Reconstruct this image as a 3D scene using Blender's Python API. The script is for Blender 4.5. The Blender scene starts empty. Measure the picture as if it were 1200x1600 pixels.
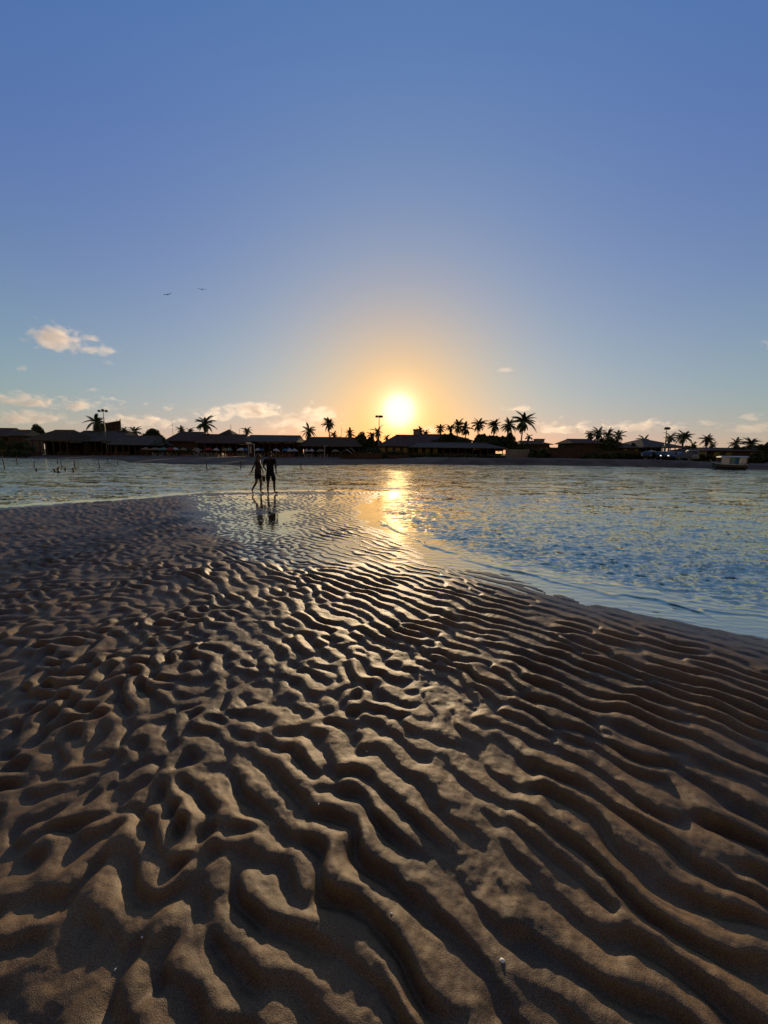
import bpy, bmesh, math, random, time
import numpy as np
from mathutils import Vector, Matrix, Euler
T0 = time.time()
random.seed(7); rng = np.random.default_rng(11)
PI = math.pi; R = math.radians
SC = bpy.context.scene
COL = SC.collection

# ------------------------------------------------------------------ camera
CAM_H = 1.70; FPX = 600.0; PITCH = R(8.8); ROLL = R(0.60)
cam_d = bpy.data.cameras.new('camera'); cam = bpy.data.objects.new('camera', cam_d); COL.objects.link(cam)
cam_d.sensor_fit = 'HORIZONTAL'; cam_d.sensor_width = 36; cam_d.lens = 36 * FPX / 1200
cam_d.clip_start = 0.05; cam_d.clip_end = 60000
CM = Matrix.Rotation(PI / 2 - PITCH, 3, 'X') @ Matrix.Rotation(ROLL, 3, 'Z')
cam.matrix_world = Matrix.Translation((0, 0, CAM_H)) @ CM.to_4x4()
SC.camera = cam

# ------------------------------------------------------------------ sun, sky, exposure
SUN_EL = R(6.0); SUN_AZ = R(2.0)            # azimuth measured from +Y towards +X
SUN = Vector((math.sin(SUN_AZ) * math.cos(SUN_EL), math.cos(SUN_AZ) * math.cos(SUN_EL), math.sin(SUN_EL)))
sl = bpy.data.lights.new('sun', 'SUN'); sl.energy = 4.2; sl.angle = R(0.53); sl.color = (1.0, 0.72, 0.42)
so = bpy.data.objects.new('sun', sl); COL.objects.link(so)
so.rotation_euler = (-SUN).to_track_quat('-Z', 'Y').to_euler(); so.location = (0, 0, 30)
SC.view_settings.view_transform = 'Standard'; SC.view_settings.look = 'None'
SC.view_settings.gamma = 1; SC.view_settings.use_curve_mapping = False
SC.view_settings.exposure = 0.0
SC.cycles.max_bounces = 8; SC.cycles.transparent_max_bounces = 16; SC.cycles.volume_bounces = 3
SC.cycles.volume_step_rate = 1.0; SC.cycles.volume_max_steps = 96
SC.cycles.sample_clamp_indirect = 2.0; SC.cycles.sample_clamp_direct = 1.3

class NB:
    """small node-building helper"""
    def __init__(s, nt): s.nt = nt; s.n = nt.nodes; s.l = nt.links
    def put(s, sock, v):
        if isinstance(v, bpy.types.NodeSocket): s.l.new(v, sock)
        elif v is not None:
            if hasattr(sock.default_value, '__len__') and len(sock.default_value) == 4 and hasattr(v, '__len__') and len(v) == 3: v = (*v, 1)
            sock.default_value = v
    def new(s, t, ins=None, **kw):
        nd = s.n.new(t)
        for k, v in kw.items(): setattr(nd, k, v)
        for k, v in (ins or {}).items(): s.put(nd.inputs[k], v)
        return nd
    def m(s, op, a, b=None, c=None, clamp=False):
        nd = s.n.new('ShaderNodeMath'); nd.operation = op; nd.use_clamp = clamp
        for i, v in enumerate((a, b, c)):
            if v is not None: s.put(nd.inputs[i], v)
        return nd.outputs[0]
    def vm(s, op, a, b=None, scale=None):
        nd = s.n.new('ShaderNodeVectorMath'); nd.operation = op; s.put(nd.inputs[0], a)
        if b is not None: s.put(nd.inputs[1], b)
        if scale is not None: s.put(nd.inputs['Scale'], scale)
        return nd.outputs['Value' if op in ('DOT_PRODUCT', 'LENGTH', 'DISTANCE') else 'Vector']
    def mix(s, f, a, b, blend='MIX'):
        nd = s.n.new('ShaderNodeMix'); nd.data_type = 'RGBA'; nd.blend_type = blend
        s.put(nd.inputs[0], f); s.put(nd.inputs[6], a); s.put(nd.inputs[7], b); return nd.outputs[2]
    def ramp(s, f, stops, interp='LINEAR'):
        nd = s.n.new('ShaderNodeValToRGB'); nd.color_ramp.interpolation = interp; e = nd.color_ramp.elements
        while len(e) < len(stops): e.new(0.5)
        for q, (p, c) in zip(e, stops):
            q.position = p; q.color = (*c, 1) if hasattr(c, '__len__') else (c, c, c, 1)
        s.put(nd.inputs[0], f); return nd.outputs[0]
    def noise(s, vec, scale, detail=4, rough=0.5, dist=0.0):
        nd = s.new('ShaderNodeTexNoise', {'Vector': vec, 'Scale': scale, 'Detail': detail, 'Roughness': rough, 'Distortion': dist}); return nd.outputs['Fac']
    def sm(s, x, a, b):
        nd = s.new('ShaderNodeMapRange', {'Value': x, 'From Min': a, 'From Max': b}); nd.interpolation_type = 'SMOOTHSTEP'; return nd.outputs[0]

W = bpy.data.worlds.new('World'); SC.world = W; W.use_nodes = True
nb = NB(W.node_tree); W.node_tree.nodes.clear()
sky = nb.new('ShaderNodeTexSky', sky_type='NISHITA', sun_disc=False, sun_elevation=SUN_EL, sun_rotation=SUN_AZ,
             altitude=0, air_density=1.15, dust_density=0.05, ozone_density=2.6)
SKY_STRENGTH = 0.10
dirv = nb.vm('NORMALIZE', nb.new('ShaderNodeTexCoord').outputs['Generated'])
ang = nb.m('ARCCOSINE', nb.m('MINIMUM', nb.vm('DOT_PRODUCT', dirv, tuple(SUN)), 1.0))   # radians from the sun
elev = nb.m('ARCSINE', nb.new('ShaderNodeSeparateXYZ', {0: dirv}).outputs[2])
def expo(a, w, p=1.0):
    q = nb.m('DIVIDE', a, w)
    if p != 1.0: q = nb.m('POWER', q, p)
    return nb.m('EXPONENT', nb.m('MULTIPLY', q, -1.0))
# brightness of the air round the low sun, in final radiance units (divided by the strength below)
g_core = nb.m('POWER', nb.sm(ang, R(3.3), R(0.6)), 2.6)
def scaled(col, fac): return nb.vm('SCALE', col, scale=fac)
acc = nb.vm('MULTIPLY', sky.outputs[0], (1.5, 0.02, 0.44))
def add(col, fac):
    global acc
    acc = nb.vm('ADD', acc, scaled(tuple(c / SKY_STRENGTH for c in col), fac))
deg = R(1)
add((0.075, 0.090, 0.060), 1.0)
add((-0.135, 0.047, 0.335), expo(ang, 88 * deg, 3.5))      # the blue of the lit half of the sky fades towards the dusk side
for w, p, col in ((3.0, 2.0, (0.9, 0.62, 0.50)), (6, 1.5, (0.05, 0.08, 0.06)), (11.5, 1.5, (0.50, -0.054, -0.437)),
                  (22, 1.5, (0.03, 0.288, 0.195)), (40, 1.5, (0.173, 0.079, -0.095))):
    add(col, expo(ang, w * deg, p))
for w, col in ((6, (-0.26, -0.128, -0.020)), (14, (0.03, 0.355, -0.100))):
    add(col, expo(nb.m('ABSOLUTE', elev), w * deg, 1.4))
add((4.6, 4.2, 3.5), g_core)
acc = nb.vm('MAXIMUM', acc, (0, 0, 0))
bg = nb.new('ShaderNodeBackground', {'Color': acc, 'Strength': SKY_STRENGTH})
nb.l.new(bg.outputs[0], nb.new('ShaderNodeOutputWorld').inputs[0])

# ------------------------------------------------------------------ helpers: photograph measurements -> places on the ground
def ray(px, py):
    return CM @ Vector(((px - 600) / FPX, (800 - py) / FPX, -1.0))
def G(px, py, z=0.0):
    d = ray(px, py); t = (z - CAM_H) / d.z
    return (d.x * t, d.y * t)
def hy(px): return 707.1 + (px - 600) * math.tan(ROLL)
def at(px, Y, py=None):
    """point at forward distance Y seen in column px; z from row py when given"""
    d = ray(px, hy(px) if py is None else py); t = Y / d.y
    return Vector((d.x * t, Y, (CAM_H + d.z * t) if py is not None else 0.0))

def tag(o, label=None, cat=None, group=None, kind=None):
    if label: o['label'] = label
    if cat: o['category'] = cat
    if group: o['group'] = group
    if kind: o['kind'] = kind
    return o

def mat(name, col, rough=0.7, var=0.25, scale=3.0, metal=0.0, spec=0.3, bump=0.0, col2=None, coord='Object'):
    m = bpy.data.materials.new(name); m.use_nodes = True; b = NB(m.node_tree)
    p = m.node_tree.nodes['Principled BSDF']
    tc = b.new('ShaderNodeTexCoord').outputs[coord]
    n = b.noise(tc, scale, 5, 0.6)
    c2 = col2 or tuple(c * (1 - var) for c in col); c1 = tuple(min(1, c * (1 + var)) for c in col) if col2 is None else col
    b.put(p.inputs['Base Color'], b.mix(b.sm(n, 0.3, 0.7), c1, c2))
    p.inputs['Roughness'].default_value = rough; p.inputs['Metallic'].default_value = metal
    p.inputs['Specular IOR Level'].default_value = spec
    if bump:
        bp = b.new('ShaderNodeBump', {'Strength': 0.6, 'Distance': bump, 'Height': b.noise(tc, scale * 4, 5, 0.6)})
        b.put(p.inputs['Normal'], bp.outputs[0])
    return m

def mesh_np(name, verts, faces, m=None, smooth=True):
    """fast mesh from arrays; faces (n,4) or (n,3)"""
    me = bpy.data.meshes.new(name); k = faces.shape[1]
    me.vertices.add(len(verts)); me.vertices.foreach_set('co', np.asarray(verts, np.float32).ravel())
    me.loops.add(faces.size); me.loops.foreach_set('vertex_index', faces.astype(np.int32).ravel())
    me.polygons.add(len(faces)); me.polygons.foreach_set('loop_start', np.arange(0, faces.size, k, dtype=np.int32))
    me.polygons.foreach_set('use_smooth', np.full(len(faces), smooth))
    me.update(calc_edges=True); me.validate()
    if m: me.materials.append(m)
    return me
def link(name, me, parent=None):
    o = bpy.data.objects.new(name, me); COL.objects.link(o)
    if parent: o.parent = parent
    return o

# ------------------------------------------------------------------ SAND FLAT: shape of the ripples
def sstep(x, a, b):
    t = np.clip((x - a) / (b - a), 0, 1); return t * t * (3 - 2 * t)
def poly_sd(X, Y, pts):
    """signed distance to polygon, positive inside"""
    pts = np.array(pts); d = np.full(X.shape, 1e9); ins = np.zeros(X.shape, bool)
    for (x0, y0), (x1, y1) in zip(pts, np.roll(pts, -1, 0)):
        ex, ey = x1 - x0, y1 - y0; t = np.clip(((X - x0) * ex + (Y - y0) * ey) / (ex * ex + ey * ey), 0, 1)
        d = np.minimum(d, (X - x0 - t * ex) ** 2 + (Y - y0 - t * ey) ** 2)
        if y1 != y0:
            c = ((y0 > Y) != (y1 > Y)) & (X < (x1 - x0) * (Y - y0) / (y1 - y0) + x0); ins ^= c
    d = np.sqrt(d); return np.where(ins, d, -d)
shore_px = [(0, 794), (60, 790), (130, 785), (210, 779), (290, 773), (345, 769.5), (440, 768.5), (540, 768), (604, 769), (592, 776),
            (548, 797), (566, 818), (620, 849), (700, 882), (800, 908), (900, 931), (1000, 953), (1100, 971), (1200, 988)]
SHORE = [(-60, 14), (-30, 13.2)] + [G(*p) for p in shore_px] + [(6.5, 0.6), (12, -5), (20, -40), (-60, -40)]
FLAT = [G(*p) for p in [(290, 774), (350, 771), (600, 771), (585, 780), (548, 800), (600, 838), (668, 868), (760, 898), (850, 921), (1000, 955), (1060,968),
                        (900, 940), (770, 915), (690, 903), (600, 893), (520, 888), (440, 878), (380, 862), (335, 842), (318, 820), (305, 800)]]
def bspl(A, u, v):
    """cubic B-spline sampling of a periodic grid A[v,u] (index units)"""
    iu = np.floor(u).astype(int); iv = np.floor(v).astype(int); fu = u - iu; fv = v - iv
    def w(f): return ((1 - f) ** 3 / 6, (3 * f ** 3 - 6 * f ** 2 + 4) / 6, (-3 * f ** 3 + 3 * f ** 2 + 3 * f + 1) / 6, f ** 3 / 6)
    wu, wv = w(fu), w(fv); H, Wd = A.shape; out = 0
    for j in range(4):
        row = 0; jj = (iv + j - 1) % H
        for i in range(4): row = row + wu[i] * A[jj, (iu + i - 1) % Wd]
        out = out + wv[j] * row
    return out
CELL = 0.02; NX, NY = 1440, 960; X0, Y0 = -14.4, -3.0; LAM = 0.160
kx = np.fft.rfftfreq(NX, CELL)[None, :]; ky = np.fft.fftfreq(NY, CELL)[:, None]
kk = np.hypot(kx, ky) + 1e-9; ka = np.arctan2(ky, kx)
def gab(lam, bw, ang, spread):
    da = (ka - ang + PI / 2) % PI - PI / 2
    F = np.exp(-((kk * lam - 1) / bw) ** 2) * np.exp(-(da / spread) ** 2); return F
def filt(h, F): return np.fft.irfft2(np.fft.rfft2(h) * F, s=h.shape)
# ridges run towards the lower right of the view, so their wave vector points up and to the right
F1 = gab(LAM, 0.42, R(47), R(38)); F2 = gab(LAM * 0.86, 0.42, R(40), R(400))
gx = X0 + np.arange(NX) * CELL; gy = Y0 + np.arange(NY) * CELL; GX, GY = np.meshgrid(gx, gy)
def lowf(lam, seed, shape=(NY, NX)):
    r = np.random.default_rng(seed).standard_normal(shape); F = np.exp(-(kk * lam) ** 2); h = filt(r, F); return h / h.std()
mixw = sstep(GX + 0.25 * GY + 0.55 * lowf(2.2, 3), -1.2, 2.0) * 0.92
h = rng.standard_normal((NY, NX))
for it in range(4):
    a, b = filt(h, F1), filt(h, F2); a /= a.std(); b /= b.std()
    h = np.tanh(1.1 * (mixw * a * 1.15 + (1 - mixw) * b)) + 1.35 * rng.standard_normal((NY, NX)) * (it < 3)
RIP = filt(h, np.exp(-(kk * 0.045) ** 2)); RIP /= np.abs(RIP).max()
LOWN = lowf(0.9, 5); LOWM = lowf(0.35, 9); LUMP = filt(np.random.default_rng(77).standard_normal((NY, NX)), np.exp(-((kk * 0.085 - 1) / .5) ** 2)); LUMP /= LUMP.std()
# warped distance: ripples get longer away from the camera towards the wet end of the bar
rr = np.linspace(0, 200, 8000); ss = 1 + 0.24 * sstep(rr, 2, 7) - 0.10 * sstep(rr, 8, 14); RW = np.concatenate([[0], np.cumsum((1 / ss)[:-1] * np.diff(rr))])
# fine relief tile (2.56 m, 5 mm)
def tile(n, cell, p, k0, k1, seed, dirang=None, spread=1.0):
    kx = np.fft.rfftfreq(n, cell)[None, :]; ky = np.fft.fftfreq(n, cell)[:, None]; k = np.hypot(kx, ky) + 1e-9
    F = k ** (-p) * np.exp(-(k0 / k) ** 4) * np.exp(-(k / k1) ** 2)
    if dirang is not None:
        a = np.arctan2(ky, kx); da = (a - dirang + PI / 2) % PI - PI / 2; F = F * (np.exp(-(da / spread) ** 2) + 0.12)
    h = np.fft.irfft2(np.fft.rfft2(np.random.default_rng(seed).standard_normal((n, n))) * F, s=(n, n)); return h / h.std()
FINE = tile(512, 0.005, 1.5, 6, 60, 21)
def ground(X, Y):
    """height of the sand, and how wet it is"""
    r = np.hypot(X, Y); rw = np.interp(r, rr, RW); s = rw / np.maximum(r, 1e-6)
    U = (X * s - X0) / CELL; V = (Y * s - Y0) / CELL
    wx, wy = bspl(LOWM, U, V), bspl(LOWM, U + 371, V + 613); U = U + 1.2 * wx; V = V + 1.2 * wy
    h0 = bspl(RIP, U, V)
    ax = np.where(X > 0, 1.0, 0.8)
    k = 0.11 * LAM / CELL
    hr = bspl(RIP, U + k * h0 * 0.74, V + k * h0 * 0.67)
    hr = 1 - 2.0 * np.clip((1 - hr) / 2, 0, 1) ** 1.75; hr = hr - 0.28                       # broad crests, deeper troughs
    lo, lm = bspl(LOWN, U, V), bspl(LOWM, U, V)
    d = poly_sd(X, Y, SHORE); f = poly_sd(X, Y, FLAT)
    wet = sstep(f + 0.25 * lo, -0.75, 0.45)
    lam = np.interp(r, rr, ss)
    amp = 0.0202 * lam ** 0.35 * (1 + 0.22 * lo) * np.clip(1 + 0.30 * lm, 0.3, 1.7) * (1 - 0.48 * wet)
    edge = sstep(d, -1.2, 1.6) * 0.55 + 0.45 * sstep(d, 0.2, 2.6)        # ripples die out towards the open water
    right = sstep(X, 0.5, 3.0)
    amp = amp * (1 - right * (1 - (0.25 + 0.75 * sstep(d, 0.15, 1.3)))) * np.where(d > 0, 1, np.exp(d / 1.5))
    amp = amp * (0.35 + 0.65 * sstep(d, -0.3, 0.9))
    d = d + (0.10 * lo + 0.06 * lm) * np.exp(-(d / 1.2) ** 2)
    base = np.where(d > 0, 0.006 + 0.035 * (1 - np.exp(-d / 1.2)) + 0.010 * np.clip(d, 0, 6), -0.09 * (1 - np.exp(d / 2.2)) + 0.035 * np.clip(d, -40, 0))
    base = np.where(d > -0.15, base * (1 - wet) + wet * (-0.0010 + 0.0035 * lo * 0.6), base)
    z = base + amp * hr + (0.0036 * lm + 0.0011 * bspl(LUMP, U, V)) * (1 - wet) * sstep(d, 0, 1.5) + 0.003 * lo * (1 - wet) * sstep(d, 0, 2)
    fine = bspl(FINE, X / 0.005, Y / 0.005); near = 1 - sstep(r, 4, 9)
    z = z + 0.00085 * fine * near * (1 - wet * 0.7)
    wetness = np.clip(np.maximum(wet, 1 - sstep(d, 0.05, 0.9)), 0, 1) * 0.9 + 0.1 * np.clip(0.5 - hr * 0.6, 0, 1)
    return z, wetness, d, f
def polar(angs, rads):
    A, Rr = np.meshgrid(angs, rads); return np.sin(A) * Rr, np.cos(A) * Rr
def grid_faces(nr, na, closed=False):
    i = np.arange(nr - 1)[:, None]; j = np.arange(na if closed else na - 1)[None, :]; j2 = (j + 1) % na
    return np.stack([i * na + j + 0 * i, i * na + j2, (i + 1) * na + j2, (i + 1) * na + j], -1).reshape(-1, 4)[:, ::-1]
def ang_set(n, half, coarse):
    a = np.linspace(-half, half, n); b = np.linspace(half, 2 * PI - half, coarse + 2)[1:-1]; return np.concatenate([a, b])
angs = ang_set(740, R(57), 60)
th = np.linspace(math.atan2(CAM_H, 0.35), math.atan2(CAM_H, 26.0), 880)
rads = np.concatenate([[0.02, 0.12, 0.22], CAM_H / np.tan(th), [30, 36, 45, 60, 90, 150, 300, 700]])
PX, PY = polar(angs, rads); Z, WET, D, Fl = ground(PX, PY)
far = PY > 24
Z = np.where(PX ** 2 + PY ** 2 > 26.5 ** 2, np.minimum(Z, -0.6), Z)
back = (PY < 0) & (np.hypot(PX, PY) > 26); Z = np.where(back, 0.06, Z)
def sand_material():
    m = bpy.data.materials.new('wet_sand'); m.use_nodes = True; b = NB(m.node_tree); p = m.node_tree.nodes['Principled BSDF']
    g = b.new('ShaderNodeNewGeometry').outputs['Position']
    wet = b.new('ShaderNodeAttribute', attribute_name='wetness').outputs['Fac']
    n1 = b.noise(g, 1.1, 5, 0.6); n2 = b.noise(g, 9, 6, 0.65); n3 = b.noise(g, 300, 2, 0.7)
    c = b.mix(b.sm(n1, 0.35, 0.68), SAND_A, SAND_B)
    c = b.mix(b.m('MULTIPLY', b.sm(n2, 0.42, 0.75), 0.55), c, SAND_C)
    c = b.mix(b.sm(n3, 0.35, 0.72), b.vm('SCALE', c, scale=0.5), b.vm('SCALE', c, scale=1.5))
    c = b.mix(wet, c, b.vm('SCALE', c, scale=0.6))
    b.put(p.inputs['Base Color'], c)
    b.put(p.inputs['Roughness'], b.m('SUBTRACT', b.m('ADD', 0.50, b.m('MULTIPLY', n2, 0.16)), b.m('MULTIPLY', wet, 0.30)))
    p.inputs['Specular IOR Level'].default_value = 0.26
    bh = b.m('ADD', b.m('MULTIPLY', b.noise(g, 55, 4, 0.7), 0.6), b.m('MULTIPLY', n3, 0.6))
    bp = b.new('ShaderNodeBump', {'Strength': 0.75, 'Distance': 0.0035, 'Height': bh})
    b.put(p.inputs['Normal'], bp.outputs[0])
    return m
SAND_A = (0.170, 0.106, 0.048); SAND_B = (0.080, 0.054, 0.030); SAND_C = (0.21, 0.122, 0.052)
M_sand = sand_material()
me = mesh_np('sand_flat', np.stack([PX, PY, Z], -1).reshape(-1, 3), grid_faces(len(rads), len(angs), True), M_sand)
at_ = me.attributes.new('wetness', 'FLOAT', 'POINT'); at_.data.foreach_set('value', WET.astype(np.float32).ravel())
sand = link('sand_flat', me); tag(sand, 'brown wet sand bar with long ripple ridges in the foreground', kind='structure')
print('sand', round(time.time() - T0, 1), len(me.polygons))

# ------------------------------------------------------------------ WATER
WA = tile(1024, 0.0125, 1.35, 4.2, 20, 31, R(78), R(30)); WB = tile(512, 0.09, 1.9, 0.22, 2.2, 32, R(70), R(40)); WC = tile(512, 0.0071, 1.2, 5, 24, 33, R(60), R(60))
angw = ang_set(640, R(57), 60)
thw = np.linspace(math.atan2(CAM_H, 2.6), math.atan2(CAM_H, 34.0), 640)
thw2 = np.linspace(math.atan2(CAM_H, 34.0), math.atan2(CAM_H, 105.0), 140)[1:]
radw = np.concatenate([CAM_H / np.tan(thw), CAM_H / np.tan(thw2), [140, 220, 400, 900, 3000, 9000, 25000]])
QX, QY = polar(angw, radw); QR = np.hypot(QX, QY)
SZ, _, WD, WF = ground(QX, QY)
off = np.maximum(WD, WF)                     # negative = open water
def bil(A, cell, X, Y): return bspl(A, X / cell, Y / cell)
# water is calm over the drowned ripples and gets choppy outside them
calm = sstep(-off, 0.44, 1.4)
left = sstep(-QX, -1, 3) * sstep(QY, 12, 16)
amp = 0.0009 + calm * 0.0072
spacing = QR ** 2 / CAM_H * 0.0009 + QR * 0.003
fA = 1 / (1 + (spacing / 0.16) ** 2); fC = 1 / (1 + (spacing / 0.05) ** 2); fB = 1 / (1 + (spacing / 1.6) ** 2)
swell = np.sin(2 * PI * (WD * 1 / 0.42 + 0.30 * bil(WB, 0.09, QX, QY))) * np.exp(WD / 1.8) * sstep(-WD, 0.1, 0.8) * sstep(QX, -0.5, 1.5)
hA = bil(WA, 0.0125, QX, QY)
WZ = amp * (hA + 0.20 * np.maximum(hA, 0) ** 2 - 0.14) * fA + calm * 0.011 * bil(WB, 0.09, QX, QY) * fB + amp * 0.30 * bil(WC, 0.0071, QX, QY) * fC + 0.0045 * swell
# the little breaking edge that runs along the bar
front = np.exp(-((-WD - 0.46 - 0.07 * np.sin(QX * 2.3 + QY)) / 0.038) ** 2) * np.maximum(sstep(QX, -1.2, 0.2) * (QY < 9.5), 0.9 * (QX < -4))
WZ = WZ + 0.027 * front * (0.7 + 0.3 * np.sin(QX * 3.1 - QY * 2))
WZ = np.where(WF > 0, WZ - 0.0, WZ)
depth = np.clip(WZ - SZ, 0, 3)
def water_material():
    m = bpy.data.materials.new('sea_water'); m.use_nodes = True; nt = m.node_tree; nt.nodes.clear(); b = NB(nt)
    g = b.new('ShaderNodeNewGeometry').outputs['Position']
    dep = b.new('ShaderNodeAttribute', attribute_name='depth').outputs['Fac']
    ch = b.new('ShaderNodeAttribute', attribute_name='chop').outputs['Fac']
    mp = b.new('ShaderNodeMapping', {'Vector': g, 'Scale': (0.42, 1.0, 1.0), 'Rotation': (0, 0, R(-14))}).outputs[0]
    gust = b.noise(b.vm('MULTIPLY', mp, (0.4, 1, 1)), 0.11, 3, 0.5)
    # wavelet slopes at four sizes, added to the surface normal
    slope = None
    for sc_, k_, st in ((0.8, 0.34, 0.6), (2.4, 0.70, 0.8), (7.5, 0.95, 1.0), (26.0, 0.80, 1.0)):
        nd = b.new('ShaderNodeTexNoise', {'Vector': b.vm('MULTIPLY', mp, (st, 1, 1)), 'Scale': sc_, 'Detail': 2.0, 'Roughness': 0.5, 'Distortion': 0.3})
        v = b.vm('SCALE', b.vm('MULTIPLY', b.vm('SUBTRACT', nd.outputs['Color'], (0.5, 0.5, 0.5)), (1.0, 1.0, 0.0)), scale=k_)
        slope = v if slope is None else b.vm('ADD', slope, v)
    k = b.m('MULTIPLY', ch, b.m('ADD', 0.70, b.m('MULTIPLY', b.sm(gust, 0.35, 0.65), 0.75)))
    nrm = b.vm('NORMALIZE', b.vm('ADD', b.new('ShaderNodeNewGeometry').outputs['Normal'], b.vm('SCALE', slope, scale=k)))
    fr = b.new('ShaderNodeFresnel', {'IOR': 1.333, 'Normal': nrm}).outputs[0]
    gl = b.new('ShaderNodeBsdfGlossy', {'Color': (0.80, 0.71, 0.50), 'Roughness': 0.07, 'Normal': nrm})
    body = b.new("ShaderNodeBsdfDiffuse", {"Color": (0.085, 0.070, 0.042)})
    tr = b.new('ShaderNodeBsdfTransparent', {'Color': (0.80, 0.84, 0.80)})
    opa = b.m('SUBTRACT', 1.0, b.m('EXPONENT', b.m('MULTIPLY', dep, -7.0)))
    under = b.new('ShaderNodeMixShader', {0: opa, 1: tr.outputs[0], 2: body.outputs[0]})
    out = b.new('ShaderNodeMixShader', {0: fr, 1: under.outputs[0], 2: gl.outputs[0]})
    nt.links.new(out.outputs[0], b.new('ShaderNodeOutputMaterial').inputs[0]); return m
chop = calm * (0.66 + 0.34 * sstep(QR, 5, 20)) + 0.03
fw = grid_faces(len(radw), len(angw), True)
hidden = ((SZ > WZ + 0.03) & (WD > 0.4)).ravel()
fw = fw[~hidden[fw].all(1)]
mew = mesh_np('lagoon_water', np.stack([QX, QY, WZ], -1).reshape(-1, 3), fw, water_material())
for nme, arr in (('depth', depth), ('chop', chop)):
    a_ = mew.attributes.new(nme, 'FLOAT', 'POINT'); a_.data.foreach_set('value', arr.astype(np.float32).ravel())
water = link('lagoon_water', mew); tag(water, 'choppy grey blue lagoon water with golden sun glitter', kind='structure')
print('water', round(time.time() - T0, 1), len(mew.polygons))

# ------------------------------------------------------------------ FAR SHORE: ground
WLX = [-900, -200, 0, 130, 185, 200, 300, 500, 560, 650, 860, 1040, 1200, 1500, 2200]
WLY = [709, 713, 715.5, 716.3, 719, 723.5, 727.3, 728.6, 727, 726, 726.8, 730, 734.5, 741, 760]
def wl(px): return 1.0 / ((np.interp(px, WLX, WLY) - (707.1 + (px - 600) * math.tan(ROLL))) / (FPX * CAM_H))   # forward distance of the waterline
def pxof(X, Y): return 600 + FPX * X / np.maximum(Y, 1) * 1.012
def landz(X, Y):
    p = pxof(X, Y); t = Y - wl(p); hm = 0.42 + 0.62 * sstep(p, 575, 680) - 0.35 * sstep(p, 1050, 1130)
    steep = 13 - 9 * sstep(p, 640, 720)
    z = hm * sstep(t, -0.5, steep) + 0.25 * sstep(t, 20, 60) + 0.7 * sstep(t, 80, 400) - 0.08
    z = np.where(t < 0, 0.12 * t - 0.02, z)
    return z + 0.05 * np.sin(X * 0.7 + 1.3 * np.sin(Y * 0.31)) * np.sin(Y * 0.5 + X * 0.13) * (t > 1)
def LZ(x, y): return float(landz(np.array(x, float), np.array(y, float)))
ppx = np.concatenate([np.linspace(-1500, -200, 14)[:-1], np.linspace(-200, 1400, 330), np.linspace(1400, 2700, 14)[1:]])
tt = np.array([-6, -3, -1, 0, 0.6, 1.3, 2, 3, 4, 5.5, 7, 9, 11, 13, 15, 18, 22, 27, 33, 40, 50, 65, 90, 130, 200, 400, 1200, 6000, 26000.])
LX = np.zeros((len(tt), len(ppx))); LY = LX.copy()
for j, t in enumerate(tt):
    yy = wl(ppx) + t; LY[j] = yy; LX[j] = (ppx - 600) / FPX / 1.012 * yy
LZm = landz(LX, LY)
M_dirt = mat('shore_sand', (0.105, 0.082, 0.060), 0.9, 0.35, 0.35, bump=0.05, spec=0.1)
o = link('shore_ground', mesh_np('shore_ground', np.stack([LX, LY, LZm], -1).reshape(-1, 3), grid_faces(len(tt), len(ppx))[:, ::-1], M_dirt))
tag(o, 'dark sandy beach and bank along the far side of the lagoon', kind='structure')

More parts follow.
